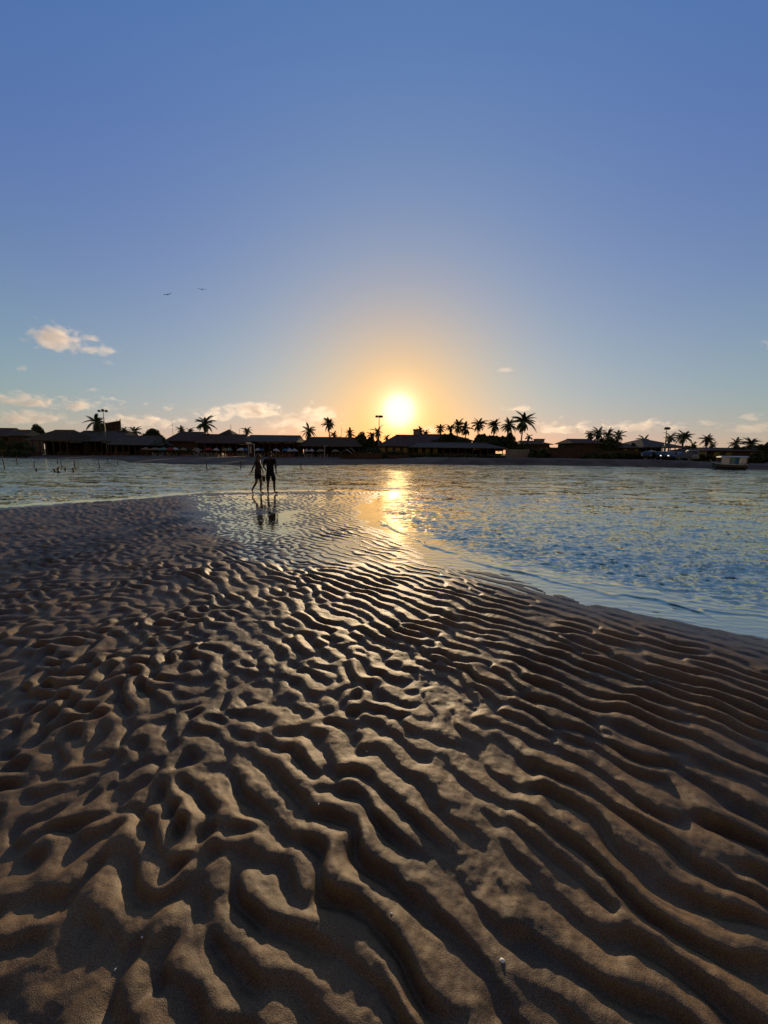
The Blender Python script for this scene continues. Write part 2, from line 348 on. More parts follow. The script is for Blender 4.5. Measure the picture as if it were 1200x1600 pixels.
# ------------------------------------------------------------------ mesh collector
class MB:
    def __init__(s): s.v = []; s.f = []
    def add(s, vs, fs):
        k = len(s.v); s.v += [tuple(v) for v in vs]; s.f += [tuple(i + k for i in f) for f in fs]; return s
    def box(s, x0, x1, y0, y1, z0, z1, rz=0, c=None):
        vs = [(x, y, z) for z in (z0, z1) for y in (y0, y1) for x in (x0, x1)]
        if rz:
            cx, cy = c or ((x0 + x1) / 2, (y0 + y1) / 2)
            vs = [(cx + (x - cx) * math.cos(rz) - (y - cy) * math.sin(rz), cy + (x - cx) * math.sin(rz) + (y - cy) * math.cos(rz), z) for x, y, z in vs]
        return s.add(vs, [(0, 2, 3, 1), (4, 5, 7, 6), (0, 1, 5, 4), (2, 6, 7, 3), (0, 4, 6, 2), (1, 3, 7, 5)])
    def tube(s, pts, rs, n=7, cap=True):
        pts = [Vector(p) for p in pts]; rings = []
        for i, p in enumerate(pts):
            d = (pts[min(i + 1, len(pts) - 1)] - pts[max(i - 1, 0)]).normalized()
            u = d.orthogonal() if abs(d.z) < 0.99 else Vector((1, 0, 0)); u = (Vector((0, 1, 0)).cross(d) if abs(d.y) < 0.9 else Vector((1, 0, 0)).cross(d)).normalized(); w = d.cross(u)
            r = rs[i] if hasattr(rs, '__len__') else rs
            rings.append([p + (u * math.cos(2 * PI * k / n) + w * math.sin(2 * PI * k / n)) * r for k in range(n)])
        vs = [v for rg in rings for v in rg]
        fs = [(i * n + k, i * n + (k + 1) % n, (i + 1) * n + (k + 1) % n, (i + 1) * n + k) for i in range(len(pts) - 1) for k in range(n)]
        if cap: fs += [tuple(range(n))[::-1], tuple((len(pts) - 1) * n + k for k in range(n))]
        return s.add(vs, fs)
    def ball(s, c, r, n=8, m=6):
        r = r if hasattr(r, '__len__') else (r, r, r); vs = [(c[0], c[1], c[2] - r[2])]
        for j in range(1, m):
            a = PI * j / m
            for i in range(n): vs.append((c[0] + r[0] * math.sin(a) * math.cos(2 * PI * i / n), c[1] + r[1] * math.sin(a) * math.sin(2 * PI * i / n), c[2] - r[2] * math.cos(a)))
        vs.append((c[0], c[1], c[2] + r[2])); fs = []
        for i in range(n): fs.append((0, 1 + (i + 1) % n, 1 + i))
        for j in range(m - 2):
            for i in range(n): a0 = 1 + j * n; fs.append((a0 + i, a0 + (i + 1) % n, a0 + n + (i + 1) % n, a0 + n + i))
        L = len(vs) - 1
        for i in range(n): fs.append((L, L - n + i, L - n + (i + 1) % n))
        return s.add(vs, fs)
    def mesh(s, name, m, smooth=False):
        me = bpy.data.meshes.new(name); me.from_pydata(s.v, [], s.f); me.update()
        if m: me.materials.append(m)
        if smooth: me.polygons.foreach_set('use_smooth', [True] * len(me.polygons))
        return me
    def build(s, name, m, parent=None, smooth=False): return link(name, s.mesh(name, m, smooth), parent)
def empty(name, loc, rz=0, label=None, cat=None, group=None):
    o = bpy.data.objects.new(name, None); COL.objects.link(o); o.location = loc; o.rotation_euler = (0, 0, rz); o.empty_display_size = 0.3
    return tag(o, label, cat, group)
def copy_tree(o, parent=None, subs=True):
    c = o.copy(); COL.objects.link(c); c.parent = parent
    for ch in list(o.children): copy_tree(ch, c)
    return c

M = dict(
    roof_tile=mat('clay_roof_tiles', (0.075, 0.050, 0.037), 0.9, 0.35, 2.0, spec=0.15, bump=0.03),
    roof_grey=mat('weathered_fibre_cement', (0.085, 0.08, 0.068), 0.9, 0.25, 1.2, spec=0.08, bump=0.02),
    thatch=mat('dry_palm_thatch', (0.075, 0.058, 0.038), 0.95, 0.4, 4.0, spec=0.05, bump=0.06),
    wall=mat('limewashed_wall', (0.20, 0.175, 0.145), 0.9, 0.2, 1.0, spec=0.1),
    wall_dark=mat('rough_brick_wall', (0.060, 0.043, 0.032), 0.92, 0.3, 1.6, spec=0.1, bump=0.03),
    wall_white=mat('white_plaster', (0.42, 0.41, 0.38), 0.85, 0.1, 0.8, spec=0.15),
    wood=mat('dark_timber', (0.065, 0.045, 0.03), 0.8, 0.3, 5.0, spec=0.2),
    pale_wood=mat('weathered_timber', (0.20, 0.165, 0.125), 0.8, 0.3, 5.0, spec=0.2),
    concrete=mat('concrete', (0.18, 0.175, 0.165), 0.9, 0.2, 1.5, spec=0.15),
    metal=mat('galvanised_steel', (0.22, 0.22, 0.22), 0.5, 0.15, 4.0, metal=0.7),
    dark=mat('dark_interior_board', (0.035, 0.03, 0.026), 0.9, 0.3, 2.0, spec=0.1),
    glass=mat('window_glass', (0.03, 0.035, 0.04), 0.12, 0.1, 1.0, spec=0.6),
    trunk=mat('palm_trunk', (0.10, 0.082, 0.062), 0.95, 0.3, 6.0, spec=0.1, bump=0.02),
    frond=mat('palm_frond', (0.055, 0.075, 0.028), 0.6, 0.35, 2.0, spec=0.25),
    leaf=mat('dense_leaves', (0.042, 0.060, 0.024), 0.65, 0.4, 1.2, spec=0.2),
    bark=mat('bark', (0.07, 0.055, 0.04), 0.95, 0.3, 6.0, spec=0.1),
    red=mat('red_canvas', (0.20, 0.035, 0.028), 0.8, 0.15, 2.0, spec=0.1), blue=mat('blue_canvas', (0.035, 0.10, 0.22), 0.8, 0.15, 2.0, spec=0.1),
    white=mat('white_canvas', (0.34, 0.34, 0.33), 0.8, 0.08, 2.0, spec=0.1), green=mat('green_canvas', (0.09, 0.20, 0.16), 0.8, 0.15, 2.0, spec=0.1),
    straw=mat('straw_canvas', (0.17, 0.135, 0.085), 0.85, 0.2, 2.0, spec=0.1), plastic=mat('white_plastic', (0.30, 0.30, 0.295), 0.6, 0.05, 2.0, spec=0.4),
    redplastic=mat('red_plastic', (0.33, 0.04, 0.03), 0.45, 0.05, 2.0, spec=0.4), yellow=mat('yellow_plastic', (0.28, 0.17, 0.035), 0.5, 0.1, 2.0, spec=0.3),
    tyre=mat('rubber', (0.02, 0.02, 0.02), 0.85, 0.1, 3.0), hull=mat('white_hull_paint', (0.38, 0.39, 0.385), 0.5, 0.1, 1.0, spec=0.5),
    hull_dark=mat('dark_hull_paint', (0.03, 0.032, 0.035), 0.45, 0.2, 1.0, spec=0.4))
def zat(px, Y, py): return at(px, Y, py).z

# ------------------------------------------------------------------ buildings
def roof_mesh(w, d, z0, z1, over, hip, th=0.14, shed=0):
    """hip or gable roof over a w x d plan centred on x, from y=0 to d"""
    x0, x1, y0, y1 = -w / 2 - over, w / 2 + over, -over, d + over; ym = (y0 + y1) / 2 if not shed else y1 - 0.3
    i = (x1 - x0) * 0.5 * hip if hip <= 1 else hip
    mb = MB(); E = [(x0, y0, z0), (x1, y0, z0), (x1, y1, z0), (x0, y1, z0)]; Rg = [(x0 + i, ym, z1), (x1 - i, ym, z1)]
    v = E + Rg + [(x, y, z - th) for x, y, z in E] + [(x, y, z - th) for x, y, z in Rg]
    mb.add(v, [(0, 1, 5, 4), (2, 3, 4, 5), (1, 2, 5), (3, 0, 4), (0, 6, 7, 1), (1, 7, 8, 2), (2, 8, 9, 3), (3, 9, 6, 0), (6, 10, 11, 7), (8, 11, 10, 9), (7, 11, 8), (9, 10, 6)])
    return mb
def building(name, label, cat, px0, px1, Y, depth, eave, ridge, hip=0.4, roof='roof_tile', wall='wall', over=0.6, posts=0, open_front=False, windows=0, door=False, shed=0, extra=None, group=None, ztop=None):
    a, b = at(px0, Y), at(px1, Y); w = (b.x - a.x) - 2 * over; xc = (a.x + b.x) / 2; zb = LZ(xc, Y + depth * .3)
    ze = zat((px0 + px1) / 2, Y - over, eave) - zb; ym = Y + depth / 2 if not shed else Y + depth
    zr = zat((px0 + px1) / 2, ym, ridge) - zb; ze = max(ze, 1.9); zr = max(zr, ze + 0.25)
    root = empty(name, (xc, Y, zb), 0, label, cat, group)
    roof_mesh(w, depth, ze, zr, over, hip, shed=shed).build('roof', M[roof], root)
    rc = MB().tube([(-w / 2 - over + (w / 2 + over) * min(hip, 1), depth / 2 if not shed else depth + over - .3, zr + .03), (w / 2 + over - (w / 2 + over) * min(hip, 1), depth / 2 if not shed else depth + over - .3, zr + .03)], 0.09, 6)
    if hip < 0.98: rc.build('ridge_cap', M[roof], root)
    wt = ze - 0.16
    wl_ = MB(); t = 0.18
    wl_.box(-w / 2, w / 2, depth - t, depth, -.4, wt)
    wl_.box(-w / 2, -w / 2 + t, 0 if not open_front else depth * .45, depth - t, -.4, wt).box(w / 2 - t, w / 2, 0 if not open_front else depth * .45, depth - t, -.4, wt)
    if not open_front:
        ops = []                                   # real openings cut from the front wall
        n = windows + (1 if door else 0); cell = w / max(n, 1)
        for k in range(n):
            xx = -w / 2 + cell * (k + .5); isd = door and k == n // 2
            ww = min(0.95 if isd else 1.2, cell * .6); ops.append((xx - ww / 2, xx + ww / 2, 0.0 if isd else 0.9, min(2.05, wt - .2), isd))
        cur = -w / 2 + t
        for x0, x1, z0, z1, isd in ops:
            wl_.box(cur, x0, 0, t, -.4, wt); wl_.box(x0, x1, 0, t, z1, wt)
            if not isd: wl_.box(x0, x1, 0, t, -.4, z0)
            else: wl_.box(x0, x1, 0, t, -.4, 0.0)
            cur = x1
        wl_.box(cur, w / 2 - t, 0, t, -.4, wt)
        wo = wl_.build('wall', M[wall], root)
        for x0, x1, z0, z1, isd in ops:
            if isd:
                dd = MB().box(x0 + .04, x1 - .04, .06, .11, 0.02, z1 - .04).build('door', M['wood'], root)
                MB().ball((x1 - .14, .03, 1.0), .035, 6, 4).build('handle', M['metal'], dd)
            else:
                wf = MB(); f = .07
                wf.box(x0, x1, .03, .12, z0, z0 + f).box(x0, x1, .03, .12, z1 - f, z1).box(x0, x0 + f, .03, .12, z0 + f, z1 - f).box(x1 - f, x1, .03, .12, z0 + f, z1 - f).box((x0 + x1) / 2 - .03, (x0 + x1) / 2 + .03, .04, .11, z0 + f, z1 - f)
                wo_ = wf.build('window', M['pale_wood'], root); MB().box(x0 + f, x1 - f, .07, .085, z0 + f, z1 - f).build('pane', M['glass'], wo_)
    else:
        wl_.build('wall', M[wall], root)
        MB().box(-w / 2, w / 2, 0.05, depth * .45 - .02, -.4, 0.02).build('floor_slab', M['concrete'], root)
        n = max(2, int(w / 3))
        lm_ = MB().box(.15, w / n - .15, 0.1, 0.22, 0.02, 0.75).mesh('low_wall_panel', M['wall_dark'])
        for k in range(n):
            if k % 3 != 1: q = link('low_wall_panel', lm_, root); q.location.x = -w / 2 + w * k / n
        MB().box(-w * .3, w * .25, depth * .6, depth * .6 + .6, -.2, 1.08).build('bar_counter', M['wood'], root)
    pc = MB().box(-.07, .07, -.07, .07, -.3, wt - .02)
    pm = pc.mesh('post', M['wood'])
    for k in range(posts):
        po = link('post', pm, root); po.location = (-w / 2 + .1 + (w - .2) * k / max(posts - 1, 1), -over * .45, 0)
    if posts: MB().box(-w / 2, w / 2, -over * .45 - .06, -over * .45 + .06, wt - .02, wt + .10).build('eave_beam', M['wood'], root)
    if extra: extra(root, w, depth, ze, zr)
    return root
def on_roof(x, w, h, z, dy=0.5, name='roof_tank', m='concrete'):
    def f(root, W_, d, ze, zr): MB().box(x - w / 2, x + w / 2, d * dy - w * .4, d * dy + w * .4, zr - .5 if z is None else z, (zr if z is None else z + .0) + h).build(name, M[m], root)
    return f
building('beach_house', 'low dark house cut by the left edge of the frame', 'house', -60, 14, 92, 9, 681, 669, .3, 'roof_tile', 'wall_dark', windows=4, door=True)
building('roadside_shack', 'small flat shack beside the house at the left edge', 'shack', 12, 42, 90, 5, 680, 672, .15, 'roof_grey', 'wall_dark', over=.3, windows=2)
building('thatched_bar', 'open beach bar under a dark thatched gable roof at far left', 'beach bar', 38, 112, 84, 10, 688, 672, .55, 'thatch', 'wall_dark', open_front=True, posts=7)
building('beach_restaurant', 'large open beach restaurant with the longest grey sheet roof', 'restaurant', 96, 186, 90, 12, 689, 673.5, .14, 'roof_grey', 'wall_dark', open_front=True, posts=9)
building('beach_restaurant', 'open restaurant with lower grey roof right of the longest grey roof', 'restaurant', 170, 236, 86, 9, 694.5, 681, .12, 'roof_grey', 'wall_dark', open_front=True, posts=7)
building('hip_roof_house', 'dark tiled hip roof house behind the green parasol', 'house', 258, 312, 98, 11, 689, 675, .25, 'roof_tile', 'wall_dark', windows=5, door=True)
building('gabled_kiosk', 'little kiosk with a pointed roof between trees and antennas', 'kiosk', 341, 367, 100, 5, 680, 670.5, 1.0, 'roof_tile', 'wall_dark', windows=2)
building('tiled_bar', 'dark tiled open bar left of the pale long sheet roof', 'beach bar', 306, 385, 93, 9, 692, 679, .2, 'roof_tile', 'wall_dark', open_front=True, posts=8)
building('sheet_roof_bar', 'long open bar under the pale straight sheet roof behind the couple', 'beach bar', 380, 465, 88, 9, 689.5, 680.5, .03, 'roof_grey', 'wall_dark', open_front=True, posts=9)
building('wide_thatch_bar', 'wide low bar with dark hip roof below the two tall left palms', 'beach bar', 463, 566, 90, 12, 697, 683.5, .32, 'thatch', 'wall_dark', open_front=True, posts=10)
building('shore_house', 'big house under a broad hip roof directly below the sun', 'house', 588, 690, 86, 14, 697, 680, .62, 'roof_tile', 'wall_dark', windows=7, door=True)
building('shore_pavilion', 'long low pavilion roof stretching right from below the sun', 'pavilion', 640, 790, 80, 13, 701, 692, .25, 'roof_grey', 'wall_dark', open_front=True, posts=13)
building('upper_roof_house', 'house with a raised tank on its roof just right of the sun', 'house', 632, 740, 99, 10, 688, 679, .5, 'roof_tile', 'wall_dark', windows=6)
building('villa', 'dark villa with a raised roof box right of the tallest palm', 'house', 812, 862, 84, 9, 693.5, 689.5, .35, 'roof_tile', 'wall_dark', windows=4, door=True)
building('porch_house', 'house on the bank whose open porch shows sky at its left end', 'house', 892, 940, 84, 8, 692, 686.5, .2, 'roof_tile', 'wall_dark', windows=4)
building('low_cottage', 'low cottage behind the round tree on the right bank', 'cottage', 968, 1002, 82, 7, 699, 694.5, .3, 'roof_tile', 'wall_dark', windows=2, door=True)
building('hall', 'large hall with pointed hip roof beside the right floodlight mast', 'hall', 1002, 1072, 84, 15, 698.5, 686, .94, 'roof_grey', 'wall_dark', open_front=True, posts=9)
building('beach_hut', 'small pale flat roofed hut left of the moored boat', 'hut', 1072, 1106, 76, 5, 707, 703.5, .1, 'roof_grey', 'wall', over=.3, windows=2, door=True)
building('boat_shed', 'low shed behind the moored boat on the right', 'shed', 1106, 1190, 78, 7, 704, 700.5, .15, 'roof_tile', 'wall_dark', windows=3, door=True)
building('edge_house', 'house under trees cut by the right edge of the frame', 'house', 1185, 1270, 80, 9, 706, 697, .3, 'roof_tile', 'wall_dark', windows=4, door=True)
# tanks and boxes on roofs are lifted things of their own
def slab_thing(name, label, cat, px0, px1, py0, py1, Y, d, m):
    a, b = at(px0, Y, py1), at(px1, Y, py0); mb = MB(); w = b.x - a.x; h = b.z - a.z
    root = empty(name, ((a.x + b.x) / 2, Y, a.z), 0, label, cat)
    MB().box(-w / 2, w / 2, 0, d, 0, h * .82).build('tank_body', M[m], root); MB().box(-w / 2 - .12, w / 2 + .12, -.12, d + .12, h * .82, h).build('tank_lid', M[m], root)
slab_thing('roof_water_tank', 'square water tank standing up on a roof right of the sun', 'water tank', 646.5, 656, 670.5, 682, 103, 1.8, 'concrete')
slab_thing('roof_vent_box', 'low flat box on the hip roof ridge directly under the sun', 'roof vent', 623, 631, 679, 684, 92, 1.4, 'concrete')
slab_thing('roof_box', 'flat roof box on top of the dark villa', 'roof box', 838, 851, 685.6, 690.5, 88, 1.6, 'concrete')
slab_thing('roof_sign_box', 'small orange box standing on the shack roof at far left', 'sign box', 32, 40.5, 671.5, 677, 92, .5, 'yellow')

# walls and fences on the bank
def wall_run(name, label, px0, px1, Y, py, m, cat='wall', seg=5.0, kind='panel'):
    a, b = at(px0, Y), at(px1, Y); zb = LZ((a.x + b.x) / 2, Y); z1 = zat((px0 + px1) / 2, Y, py) - zb
    root = empty(name, (a.x, Y, zb), 0, label, cat); L = b.x - a.x; n = max(1, round(L / seg))
    pm = MB().box(-.14, .14, -.06, .22, -.5, z1 + .1).mesh('pillar', M[m])
    wm = MB().box(.145, L / n - .145, 0, .15, -.5, z1).mesh(kind, M[m])
    for k in range(n + 1):
        p = link('pillar', pm, root); p.location.x = L * k / n
        if k < n: q = link(kind, wm, root); q.location.x = L * k / n
wall_run('boundary_wall', 'plain grey wall on the bank in front of the villa', 792, 826, 74, 702, 'concrete')
wall_run('boundary_wall', 'long dark wall on the bank below the porch house', 858, 936, 78, 699.5, 'wall_dark')
wall_run('boundary_wall', 'stone wall on the bank under the long pavilion', 606, 790, 76, 711, 'wall_dark')
wall_run('boundary_wall', 'low wall between the porch house and the parked cars', 938, 1000, 76, 704, 'wall_dark')
wall_run('picket_fence', 'timber fence by the A frame shelter left of the sun', 536, 596, 78, 707.5, 'wood', 'fence', 1.6)
wall_run('boundary_wall', 'low wall at the far left beach below the thatched bar', -20, 60, 80, 707, 'wall_dark')

# A-frame shelters and canopy tents on the beach
def a_frame(px, Y, wpx, apex, label, m):
    c = at(px, Y); zb = LZ(c.x, Y); w = wpx * Y / FPX; h = zat(px, Y, apex) - zb; e = h * .62
    r = empty('a_frame_shelter', (c.x, Y, zb), 0, label, 'shelter')
    for s in (-1, 1):
        MB().add([(0, 0, h), (s * w / 2, 0, e), (s * w / 2, 2.2, e), (0, 2.2, h), (0, 0, h - .08), (s * w / 2, 0, e - .08), (s * w / 2, 2.2, e - .08), (0, 2.2, h - .08)],
                 [(0, 1, 2, 3), (4, 7, 6, 5), (0, 4, 5, 1), (1, 5, 6, 2), (2, 6, 7, 3)]).build('roof_slope', M[m], r)
    pm = MB().tube([(0, 0, -.2), (0, 0, e)], .06, 6).mesh('post', M['wood'])
    for x in (-w / 2 + .1, w / 2 - .1):
        for y in (.1, 2.1): q = link('post', pm, r); q.location = (x, y, 0)
a_frame(540, 76, 17, 701.5, 'little A frame shelter with pale edges behind the fence', 'pale_wood')
a_frame(547, 82, 15, 699.5, 'second A frame shelter just behind the pale edged one', 'straw')
def tent(px, Y, wpx, apex, eave, label, m):
    c = at(px, Y); zb = LZ(c.x, Y); w = wpx * Y / FPX; h = zat(px, Y, apex) - zb; e = zat(px, Y, eave) - zb
    r = empty('canopy_tent', (c.x, Y, zb), 0, label, 'canopy tent'); q = w / 2
    k = .12
    MB().add([(-q, 0, e), (q, 0, e), (q, w, e), (-q, w, e), (0, q, h), (-q * k, q * (1 - k), e + (h - e) * .72), (q * k, q * (1 - k), e + (h - e) * .72), (q * k, q * (1 + k), e + (h - e) * .72), (-q * k, q * (1 + k), e + (h - e) * .72), (-q, 0, e - .25), (q, 0, e - .25), (q, w, e - .25), (-q, w, e - .25)],
             [(0, 1, 6, 5), (1, 2, 7, 6), (2, 3, 8, 7), (3, 0, 5, 8), (5, 6, 4), (6, 7, 4), (7, 8, 4), (8, 5, 4), (9, 10, 1, 0), (10, 11, 2, 1), (11, 12, 3, 2), (12, 9, 0, 3)]).build('canopy', M[m], r)
    pm = MB().tube([(0, 0, -.2), (0, 0, e)], .035, 6).mesh('pole', M['metal'])
    for x, y in ((-q + .05, .05), (q - .05, .05), (q - .05, w - .05), (-q + .05, w - .05)): t = link('pole', pm, r); t.location = (x, y, 0)
tent(1024, 76, 20, 702.5, 707.5, 'white peaked canopy tent behind the parked cars', 'white')
tent(1003, 80, 16, 705.5, 708.5, 'low pale canopy tent left of the white peaked tent', 'straw')
# white doorway frame standing on the beach
a = at(393, 80); zb = LZ(a.x, 80); r = empty('white_gateway', (a.x, 80, zb), 0, 'white square door frame standing left of the walking couple', 'gateway')
w = 9 * 80 / FPX; h = zat(393, 80, 694.5) - zb
for s in (-1, 1): MB().box(s * w / 2 - .09, s * w / 2 + .09, -.06, .06, -.3, h).build('jamb', M['plastic'], r)
MB().box(-w / 2 - .09, w / 2 + .09, -.063, .063, h, h + .2).build('lintel', M['plastic'], r)

# billboard screen with sloping top edge
bbY = 100; pts = [(at(146, bbY, 664.5)), at(187.5, bbY, 657.5), at(187.5, bbY, 676), at(146, bbY, 676)]
c0 = pts[3]; r = empty('billboard', (c0.x, bbY, LZ(c0.x, bbY)), 0, 'dark billboard panel with sloping top edge behind the longest grey roof', 'billboard')
loc = [p - r.location for p in pts]
MB().add([tuple(p) for p in loc] + [(p.x, .18, p.z) for p in loc], [(0, 3, 2, 1), (4, 5, 6, 7), (0, 1, 5, 4), (1, 2, 6, 5), (2, 3, 7, 6), (3, 0, 4, 7)]).build('panel', M['wall_dark'], r)
for i, j in ((0, 1), (3, 2)): MB().tube([loc[i] + Vector((-.1, -.05, .0)), loc[j] + Vector((.1, -.05, 0))], .09, 6).build('frame_rail', M['pale_wood'], r)
MB().tube([(loc[1].x + .1, -.05, -.3), (loc[1].x + .1, -.05, loc[1].z + .5)], .12, 6).build('support_post', M['metal'], r)
MB().tube([(loc[0].x + .2, -.05, -.3), (loc[0].x + .2, -.05, loc[0].z)], .12, 6).build('support_post', M['metal'], r)

# ------------------------------------------------------------------ masts, antennas, stakes
def mast(px, Y, top, lights, label, wpx=10):
    c = at(px, Y); zb = LZ(c.x, Y); h = zat(px, Y, top) - zb; r = empty('floodlight_mast', (c.x, Y, zb), 0, label, 'floodlight mast')
    MB().tube([(0, 0, -.4), (0, 0, h * .5), (0, 0, h)], [.15, .11, .07], 8).build('pole', M['metal'], r)
    w = wpx * Y / FPX / 2
    MB().tube([(-w, 0, h - .25), (w, 0, h - .25)], .05, 6).build('crossbar', M['metal'], r)
    lm = MB().box(-.26, .26, -.22, .12, -.2, .2).mesh('floodlight', M['dark'])
    for x in lights: q = link('floodlight', lm, r); q.location = (x * w, -.1, h - .1 + (.18 if abs(x) < .1 else 0)); q.rotation_euler = (.5, 0, x * .5)
mast(167, 92, 641.5, (-1, 0, 1), 'tall floodlight mast in front of the dark billboard', 11)
mast(592, 88, 650, (-.9, .1, .9), 'tall floodlight mast standing immediately left of the sun', 8)
mast(1037, 80, 668.5, (-.8, .8), 'floodlight mast with two lamps beside the pointed hall roof', 5)
def antenna(px, Y, top, label, els):
    c = at(px, Y); zb = LZ(c.x, Y); h = zat(px, Y, top) - zb; r = empty('antenna_mast', (c.x, Y, zb), 0, label, 'antenna')
    MB().tube([(0, 0, -.3), (0, 0, h)], [.07, .035], 6).build('pole', M['metal'], r)
    if els:
        mb = MB()
        for k, (z, l) in enumerate(els): mb.tube([(-l / 2, 0, h - z), (l / 2, 0, h - z)], .025, 5)
        mb.tube([(0, -.3, h - els[0][0]), (0, .3, h - els[0][0])], .02, 5); mb.build('aerial', M['metal'], r)
antenna(272, 104, 654.5, 'tall thin pole rising above the dark hip roof house', [])
antenna(362.5, 106, 662.5, 'antenna with short rungs right of the pointed kiosk', [(0.6, .5), (1.2, .6), (2.0, .5)])
antenna(375.5, 106, 670, 'short antenna above the tiled bar roof', [(.3, .5)])
antenna(534, 104, 668.5, 'thin antenna between the tall palm and the bushy trees', [(.2, .7), (.8, .5)])
antenna(880.5, 92, 687.5, 'thin pole standing left of the porch house', [])
antenna(186, 104, 655, 'short pole rising from the billboard corner', [])
def lamp_post(px, Y, top, label):
    c = at(px, Y); zb = LZ(c.x, Y); h = zat(px, Y, top) - zb; r = empty('lamp_post', (c.x, Y, zb), 0, label, 'lamp post')
    MB().tube([(0, 0, -.3), (0, 0, h)], [.10, .07], 8).build('pole', M['plastic'], r); MB().tube([(0, 0, h - .05), (.6, -.1, h + .1)], .05, 6).build('arm', M['plastic'], r)
lamp_post(1034, 70, 697, 'pale post standing among the parked cars')
lamp_post(507, 80, 697, 'thin post in front of the wide low thatched bar')
def stake(px, top, bot, lean, label, rad=.045):
    x, y = G(px, bot + .5); h = (bot - top) * y / FPX; r = MB().tube([(0, 0, -1.2), (lean * h * .45, 0, h * .5), (lean * h, 0, h)], [rad, rad * .9, rad * .7], 7).build('wooden_stake', M['wood'])
    r.location = (x, y, 0); tag(r, label, 'stake', 'wooden stakes standing in the lagoon')
for s in ((8, 712, 732, -.12, 'wooden stake nearest the left edge, leaning left out of the lagoon'), (27, 712, 725, 0, 'short upright stake second from the left edge'),
          (53, 720, 729, .2, 'small leaning stake left of the swimmers'), (89, 717, 724, .25, 'thin stake just behind the middle swimmers'), (96.5, 717, 728, -.05, 'thin stake behind the fourth swimmer'),
          (117.5, 717, 733, 0, 'upright stake touching the rightmost swimmer'), (156, 717, 730.5, -.1, 'dark stake standing alone right of the swimmers'),
          (168.5, 715, 722, 0, 'faint thin stake below the floodlight mast'), (184, 718, 726.5, 0, 'short stake where the left sand bank begins'), (323, 721, 732, 0, 'stake at the water edge left of the couple'),
          (376.5, 720, 733, 0, 'stake at the water edge close left of the woman'), (470.5, 721, 733, 0, 'stake at the water edge right of the man'), (392, 722, 727, .1, 'tiny stake between the water edge and the woman')):
    stake(*s)

# ------------------------------------------------------------------ palms
def frond_mesh(seed, wind):
    r = random.Random(seed); mb = MB(); n = 9; pts = []
    dr = r.uniform(.55, .95); ri = r.uniform(.15, .4)
    def P(t): return Vector((t * (1 - .12 * t), wind * t * t * .25, ri * t - dr * t * t))
    mb.tube([P(i / n) for i in range(n + 1)], [.012 * (1 - .8 * i / n) + .002 for i in range(n + 1)], 4)
    m = 24
    for k in range(m):
        t = .13 + .87 * k / (m - 1); p = P(t); tg = (P(min(t + .02, 1.02)) - P(t - .02)).normalized()
        L = .30 * math.sin(PI * (.12 + .80 * t)) ** .8 * r.uniform(.8, 1.1)
        for s in (-1, 1):
            d = (tg * .55 + Vector((0, s, 0)) * .75 + Vector((0, 0, -.45 - r.uniform(0, .35)))).normalized(); wv = tg * .024
            tip = p + d * L + Vector((0, wind * .05, -.05 * L)); mid = p + d * L * .5 + Vector((0, 0, .02))
            mb.add([p - wv, p + wv, mid + wv * 1.1, mid - wv * 1.1, tip], [(0, 1, 2, 3), (3, 2, 4)])
    return mb.mesh('frond', M['frond'])
FRONDS = [frond_mesh(s, w) for s, w in ((1, 0), (2, .5), (3, -.5), (4, .2), (5, 0))]
PALM_GROUP = 'coconut palms along the far shore'
def palm(px, Y, crown, rpx, label, lean=0.0, n=22, wind=0.0, basepx=None, seed=None):
    r = random.Random(seed or int(px * 7)); c = at(px, Y, crown); R_ = rpx * Y / FPX * 1.22
    bx = at(basepx, Y).x if basepx else c.x - lean; zb = LZ(bx, Y); h = c.z - zb; root = empty('coconut_palm', (bx, Y, zb), 0, label, 'palm tree', PALM_GROUP)
    dx = c.x - bx; bend = r.uniform(-.3, .3)
    N = 9; pts = [(dx * (t ** 1.5) + bend * math.sin(PI * t), .3 * bend * t, h * t - .3 * (1 - t)) for t in [i / N for i in range(N + 1)]]
    MB().tube(pts, [.20 * (1 - .45 * i / N) + (.08 if i == 0 else 0) for i in range(N + 1)], 8).build('trunk', M['trunk'], root, True)
    MB().ball((dx, 0, h), (.28, .28, .38), 7, 5).build('crown_heart', M['trunk'], root, True)
    n += 8
    for k in range(n):
        f = link('frond', FRONDS[r.randrange(len(FRONDS))], root); el = R(84 - 162 * ((k + .5) / n) + r.uniform(-12, 12)); az = k * 2.39996 + r.uniform(-.5, .5)
        if wind: az = az + wind * math.sin(az) * .6
        s = R_ * r.choice((.6, .85, 1.0, 1.0, 1.12, 1.2)) * r.uniform(.9, 1.08) * (1.0 if el > -.3 else .78)
        f.rotation_euler = (r.uniform(-.3, .3), -el, az); f.scale = (s, s, s); f.location = (dx, 0, h + .15)
    return root
